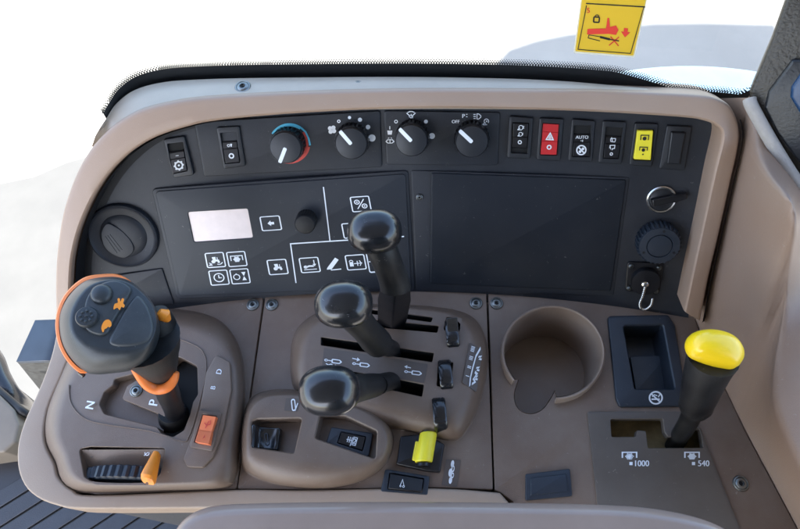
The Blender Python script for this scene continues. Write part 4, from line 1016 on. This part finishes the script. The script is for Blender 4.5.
# cover between the hood and the windscreen
back = [(100, 128), (106, 119), (117, 103), (136, 89.5), (165, 82), (200, 79.5), (240, 78.3), (300, 77.6), (400, 77), (500, 78.5), (560, 81), (610, 85), (660, 89.5), (705, 94)]
zc = DASH(400, 90.2, HH - .01).z
LC = Level(zc - .004)
sb = smooth([Vector(p) for p in back], 5, False)
frn = [(92, 146), (99, 139), (110, 128), (133, 113.5), (165, 104), (198, 99), (240, 96), (300, 93.2), (400, 90.7), (500, 90.7), (560, 91.3), (610, 92.2), (660, 94.2), (705, 97.5)]
sf = smooth([Vector(p) for p in frn], 5, False)
c = MB(); rows = []
for a, b in zip(sf, sb):
    A = DASH(a.x, a.y, HH - .010); B = LC(b.x, b.y)
    rows.append([A - ZUP * .02, A, A.lerp(B, .5) + ZUP * .001, B, B + Vector((0, .004, -.004)), B + Vector((0, .006, -.06))])
c.loft(rows, 0, closed=False); c.build('hood_cover', M_TOPC, hood)
LS = Level((DASH(243, 95, HH - .01).z + LC.z) / 2 + .0005)
screw(LS, 243, 87.5, hood, .0062, 0); screw(LS, 358, 86, hood, .0045, -.003)

# ================================================================== WINDSCREEN
zb = LC.z - .002
LW = 0
gb_ = [LC(p.x, p.y, 0) + Vector((0, .010, 0)) for p in smooth([Vector(p) for p in [(101, 128)] + back[1:-1] + [(700, 93), (740, 96.5), (760, 101)]], 5, False)]
up_ = Vector((0, .14, .99)).normalized()
ws = thing('windscreen', 'curved windscreen pane with a dotted black border beyond the dash hood', 'windscreen', gb_[30])
def wpt(i, d, off=0):
    a = gb_[max(0, i - 1)]; b = gb_[min(len(gb_) - 1, i + 1)]; t_ = (b - a).normalized(); n = t_.cross(up_).normalized()
    n = n if n.y < 0 else -n
    return gb_[i] + up_ * d + n * off
c = MB(); N = len(gb_)
c.loft([[wpt(i, d) for i in range(N)] for d in (-.03, .2, .5, .9)], 0, closed=False)
wsg = c.build('glass_pane', M_GLASS, ws)
def fh(i):
    u = i / (N - 1)
    if i < LW: return -.02
    return .0045 if u < .74 else max(-.006, .0045 - (u - .74) * .12) if u < .95 else -.006 + (u - .95) * .30
c = MB(); c.loft([[wpt(i, -.03, .0012) for i in range(LW, N)], [wpt(i, fh(i), .0012) for i in range(LW, N)]], 0, closed=False); c.build('frit_border', M_FRIT, ws)
c = MB()
seglen = 0
for i in range(LW, N - 1):
    a, b = wpt(i, 0), wpt(i + 1, 0); L_ = (b - a).length; m = max(1, round(L_ / .0020))
    for j in range(m):
        for r_, (dy, rad) in enumerate(((.0008, .00090), (.0021, .00074), (.0034, .00056), (.0047, .0004))):
            u = (j + (.5 if r_ % 2 else 0)) / m
            P = wpt(i, fh(i) + dy, .0012).lerp(wpt(i + 1, fh(i + 1) + dy, .0012), u); tx = (b - a).normalized()
            c.add([P + tx * rad * math.cos(t_ * math.pi / 3) + up_ * rad * math.sin(t_ * math.pi / 3) for t_ in range(6)], [[0, 1, 2, 3, 4, 5]])
c.build('frit_dot_pattern', M_FRIT, ws, flat=True)
# corner post seal
# warning sticker on the glass
i0 = min(range(N), key=lambda i: abs(gb_[i].x - LC(600, 84).x))
t_ = (gb_[i0 + 1] - gb_[i0 - 1]).normalized(); nn_ = t_.cross(up_); nn_ = nn_ if nn_.y < 0 else -nn_
GS = Slope(gb_[i0], nn_)
def translucent(m, f):
    nt = m.node_tree; bs = nt.nodes['Principled BSDF']; o = [n for n in nt.nodes if n.type == 'OUTPUT_MATERIAL'][0]
    t = nt.nodes.new('ShaderNodeBsdfTranslucent'); t.inputs['Color'].default_value = bs.inputs['Base Color'].default_value
    mx = nt.nodes.new('ShaderNodeMixShader'); mx.inputs[0].default_value = f
    nt.links.new(bs.outputs[0], mx.inputs[1]); nt.links.new(t.outputs[0], mx.inputs[2]); nt.links.new(mx.outputs[0], o.inputs[0])
translucent(M_STK, .35)
stk = thing('warning_sticker', 'yellow warning sticker with red hitch symbol stuck to the windscreen', 'sticker', GS(605, 50))
c = MB(); plate(c, GS, rr([(585, -30), (653, -27), (634.5, 57.5), (573.5, 53)], 2), .0008, .0014, 0, bottom=True); c.build('sticker_border', mat('sticker_edge', (.75, .72, .55, 1), .5), stk)
c = MB(); plate(c, GS, rr([(586, -30), (652, -27), (633.3, 55.8), (575.2, 51.4)], 1.6), .0012, .0017, 0); c.build('sticker_face', M_STK, stk)
k = Ink(GS, .0020).at(0, 0, 1); k.m = 0
k.line([(586.5, 5.5), (578, 49.5), (630.5, 53.5), (644, 6.5)], .8); k.line([(583, -30), (584.5, 3)], .8) if False else None
k.line([(586, 3.5), (645, 7)], 1.2)
k.line(rr([(594, 17), (599.5, 17.3), (599, 22.5), (593.5, 22.2)], 1), 1.4, True); k.arc(597, 17, 2, 180, 360, .9)
k.line([(588, 38), (600, 41)], .8).line([(588, 38), (589, 35), (601, 37)], .8).line([(600, 37), (610, 39.5)], 2.2).line([(610, 39.5), (619, 41)], 1.2)
k.m = 1
k.poly([(587.5, 29), (606, 28.5), (607.5, 18), (609, 18), (610, 27), (616, 25.5), (618.5, 30), (616, 35), (609, 34), (587, 34.5)])
k.poly([(624, 28), (628, 28.4), (627.5, 32), (630.3, 32.3), (625, 37.5), (621, 31.5), (623.6, 31.8)])
k.line([(610.5, 36.5), (618.5, 46)], 1.1).line([(619, 37), (609, 45.5)], 1.1)
k.at(588.3, 10.5, 3.8, m=1).text('5', 0, 0, 1.3)
k.build(stk, [M_PRNB, M_STKR])

# ================================================================== SIDE WALL, PILLAR
def P3(x, y, z): return Level(z)(x, y)
wall = thing('side_wall', 'large plain taupe moulded cab wall rising beside the console', 'wall panel', P3(740, 420, 0), kind='thing')
zt = DASH(738, 138, .02).z
c = MB()
bot = [P3(695.5, 317, -.0), P3(706.5, 347, 0), P3(725.5, 388, 0), P3(746.5, 431, 0), P3(772.5, 480, 0), P3(798.5, 529, 0), P3(838, 605, 0)]
zp = zt + .03
PPn = Vector((-.45, -.75, .48)).normalized()
PP = Slope(P3(760, 100, zp), PPn)
cre = [DASH(742, 137, .012), P3(769, 175, zt + .022), P3(795, 213, zt + .032), P3(788, 290, .115), P3(772, 390, .075), P3(800, 468, .075), P3(835, 560, .075)]
far = [PP(751, 100, -.010), PP(779, 149, -.010), PP(808, 195, -.010), PP(855, 262, -.010), P3(900, 390, .12), P3(930, 470, .115), P3(960, 560, .115)]
rows = []
for a, b, d in zip(bot, cre, far):
    m1 = a.lerp(b, .5); rows.append([a - ZUP * .12 + Vector((-.004, 0, 0)), a, b, d])
# densify
rows = [[p + Vector((-.012, .02, -.02)) for p in rows[0]], [p + Vector((-.0015, .003, -.001)) for p in rows[0]]] + rows
def dens(col): return smooth([r[col] for r in rows], 5, False) if col < 2 else smooth([r[col] for r in rows], 5, False)
g0, g1, g2, g3 = [dens(i) for i in range(4)]
cols_ = [[] for _ in range(10)]
for p, a, b, d in zip(g0, g1, g2, g3):
    u1 = (a - b).normalized(); u2 = (d - b).normalized(); q = b + (u1 + u2) * .0012
    for j, v in enumerate((p, a, a.lerp(b, .5), b + u1 * .011, b + u1 * .005, q, b + u2 * .005, b + u2 * .011, b.lerp(d, .55), d)): cols_[j].append(v)
c.loft(cols_, 0, closed=False)
# cheek joining the hood to the wall
c.build('wall_panel', M_WALL, wall, angle=80)
c = MB(); c.loft([[DASH(p.x + 1.5, p.y, HH - .006) for p in so[-24:]], [DASH(p.x + 6, p.y - 2, -.02) for p in so[-24:]]], 0, closed=False); c.build('seam_shadow_gap', M_STRIP, wall)
pil = thing('door_pillar', 'grained dark brown corner pillar with black inset and pale seal strip', 'pillar', P3(775, 90, zt), kind='thing')
c = MB(); plate(c, PP, rr([(790, -14), (770, 42), (749, 92), (752, 106), (778, 150), (812, 205), (900, 220), (900, -14)], 4), -.03, 0, 4, seg=5); c.build('pillar_cover', M_PILL, pil)
c = MB(); plate(c, PP, rr([(792, 60), (768, 92), (764, 108), (776, 132), (815, 185), (880, 190), (880, 60)], 4), -.004, .004, 3, seg=4); c.build('pillar_inset', M_PBLK, pil)
c = MB(); plate(c, PP, rr([(806, 66), (791, 88), (790, 98), (806, 124), (860, 140), (860, 60)], 4), .0, .008, 4, seg=4); c.build('inset_blue_sheen', M_PGLS, pil)
c = MB(); sl = smooth([PP(749.5, 99, .004), PP(753, 109, .006), PP(775, 148, .006), PP(804, 193, .006), PP(850, 258, .006)], 6, False)
tube(c, sl, .0042, 12); c.build('seal_strip', M_SEAL, pil)

# ================================================================== ARMREST
arm = thing('elbow_rest', 'smooth taupe armrest edge crossing in front of the console', 'armrest', P3(450, 540, .12), kind='thing')
LA = Level(.125)
ap = smooth([(166, 545), (170, 530), (180, 517), (198, 507), (226, 502.5), (300, 500.5), (400, 500), (520, 501), (610, 503), (660, 507), (700, 515), (728, 526), (748, 542), (770, 590), (700, 660), (450, 680), (250, 660), (170, 600)], 6)
c = MB(); ap = [tuple(p) for p in ap]
top = up3(LA, ap, 0); rings = [drop(LA, top, .05)]
for k_ in range(9):
    t_ = math.pi / 2 * k_ / 8
    rings.append(drop(LA, up3(LA, inset(ap, 14 * (1 - math.cos(t_))), 0), .0105 * (1 - math.sin(t_))))
c.loft(rings, 0, cap0=True, cap1=True); c.build('armrest_shell', M_ARM, arm, angle=60)

# ================================================================== OUTSIDE AND CAB FLOOR
zf = -.42; FL = Level(zf)
m = thing('floor_mat', 'dark ribbed rubber mat on the cab floor below the console', 'floor mat', FL(30, 510))
c = MB(); plate(c, FL, [(-200, 462), (30, 462), (420, 462), (420, 800), (-200, 800)], -.012, 0, 0, bottom=True); c.build('mat_base', M_BLK, m)
c = MB()
d0 = (FL(0, 500) - FL(48, 470)); d0.z = 0; d0.normalize(); pr = Vector((-d0.y, d0.x, 0)); cen = FL(30, 500)
for i in range(-16, 17):
    q = cen + pr * .026 * i; w = .0115
    if (q - FL(20, 470)).dot(pr) * (1 if pr.y > 0 else -1) > .0: continue
    A = [q + d0 * -.55 + pr * w, q + d0 * .30 + pr * w, q + d0 * .30 - pr * w, q - d0 * .55 - pr * w]
    B = [v + ZUP * .004 for v in A]; c.loft([A, B], 0, cap1=True)
c.build('mat_rib', M_MAT, m, bevel=.001)
s_ = thing('door_sill', 'beige cab sill beside the ribbed floor mat', 'sill', P3(5, 430, -.38), kind='thing')
c = MB(); plate(c, Level(-.36), rr([(-60, 385), (-2, 394), (14, 410), (19, 424), (15, 442), (4, 452), (-60, 462)], 5), -.08, 0, 3); c.build('sill_cover', M_SILL, s_)
c = MB(); tube(c, smooth([P3(-20, 376, -.37), P3(0, 392, -.37), P3(15, 405, -.37), P3(25, 413, -.37), P3(34, 416, -.40)], 4, False), .006, 10); c.build('sill_seal', M_RUB, s_)
b = thing('step_box', 'dark blue steel box outside the cab beyond the joystick', 'box', P3(45, 345, -.8))
LB = Level(-.7)
c = MB(); plate(c, LB, [(35, 320), (78, 318.5), (66, 360), (16, 361.5)], -.012, 0, .5, bottom=True); c.build('box_lid', M_OUTB, b)
c = MB(); t3 = up3(LB, [(35, 320.5), (77.5, 319), (65.5, 359.6), (16.5, 361)], -.012); bt = up3(Level(-.9), [(52, 348), (90, 340), (84, 392), (40, 390)], 0)
c.loft([bt, t3], 0, cap0=True); c.build('box_body', M_OUTD, b)
h_ = thing('rubber_hose', 'thick bent black rubber hose beyond the beige sill', 'hose', P3(5, 380, -.45))
c = MB(); hp = smooth([P3(-60, 325, -.5), P3(-22, 345, -.46), P3(-8, 360, -.45), P3(-1, 378, -.45), P3(9, 395, -.46), P3(20, 404, -.5), P3(34, 414, -.6)], 6, False)
tube(c, hp, .0175, 24); c.build('hose_tube', M_HAND, h_)
# pale mudguard added outside the glass corner, its paleness standing in for sunlight
fd = thing('added_pale_sheet', 'added pale greenish curved mudguard edge outside the lower windscreen corner', 'sheet', P3(690, 80, -.3))
c = MB(); rows = []
for i in range(15):
    u = i / 14; x = 575 + u * 240
    yy = 86 - 20 * math.sin(math.pi * min(1, u * .95 + .05)) ** .8
    rows.append([P3(x, yy, -.25), P3(x, yy + 3, -.245) , P3(x, 100, -.24), P3(x, 130, -.3), P3(x, 150, -.5)])
c.loft(rows, 0, closed=False); c.build('pale_sheet_skin', M_PALE, fd)
fd_m = fd.children[0].modifiers.new('s', 'SOLIDIFY'); fd_m.thickness = .008

# unseen cab roof, added to shade the cab; outline shaped for its ground shadow
c = MB(); RZ = 1.02
c.loft([[Vector((x, y, z)) for x, y in ((-1.3, -1.3), (.95, -1.3), (.95, .45), (.6, .475), (.33, .48), (.06, .45), (-.15, .41), (-.31, .37), (-.45, .31), (-.52, .21), (-.62, .08), (-.9, -.08), (-1.3, -.25))] for z in (RZ, RZ + .1)], 0, cap0=True, cap1=True)
props(c.build('shade_roof', M_ROOF), kind='structure')
c = MB()
for x0, x1, z0, z1 in ((-.30, .95, -1.0, 1.02),):
    c.loft([[Vector((x, y, z)) for x, y in ((x0, -1.02), (x1, -1.02), (x1, -.95), (x0, -.95))] for z in (z0, z1)], 0, cap0=True, cap1=True)
props(c.build('rear_light_blocker', M_PBLK), kind='structure')  # unseen dark wall, added to block rear light and darken dash reflections

# ================================================================== CAMERA, LIGHT, WORLD
cam = bpy.data.cameras.new('camera'); cam.sensor_width = 36; cam.lens = 36 * F / 800; cam.clip_start = .01; cam.clip_end = 300
co = bpy.data.objects.new('camera', cam); COL.objects.link(co)
cam.shift_y = 0
R3 = Matrix((xa, ya, za))                             # rows: world axes in camera space -> camera-to-world
co.matrix_world = Matrix.Translation(CAM) @ R3.to_4x4()
SC.camera = co
EL, AZ = math.radians(52), math.radians(200)          # sun direction (azimuth from +y, clockwise)
SUN_DIR = Vector((math.sin(AZ) * math.cos(EL), math.cos(AZ) * math.cos(EL), math.sin(EL)))
ld = bpy.data.lights.new('sun', 'SUN'); ld.energy = 3.5; ld.angle = math.radians(.5); ld.color = (1, .95, .88)
lo = bpy.data.objects.new('sun', ld); COL.objects.link(lo); lo.rotation_euler = SUN_DIR.to_track_quat('Z', 'Y').to_euler()
w = bpy.data.worlds.new('World'); SC.world = w; w.use_nodes = True
nt = w.node_tree; bg = nt.nodes['Background']; sky = nt.nodes.new('ShaderNodeTexSky')
sky.sky_type = 'NISHITA'; sky.sun_disc = False; sky.sun_elevation = EL; sky.sun_rotation = AZ; sky.dust_density = 2.0
nt.links.new(sky.outputs[0], bg.inputs[0]); bg.inputs[1].default_value = .15
SC.view_settings.view_transform = 'Standard'; SC.view_settings.look = 'None'; SC.view_settings.gamma = 1
SC.view_settings.use_curve_mapping = False
SC.view_settings.exposure = 2.62
SC.render.engine = 'CYCLES'
try:
    SC.cycles.use_denoising = True; SC.cycles.max_bounces = 8; SC.cycles.sample_clamp_indirect = 6
except Exception: pass
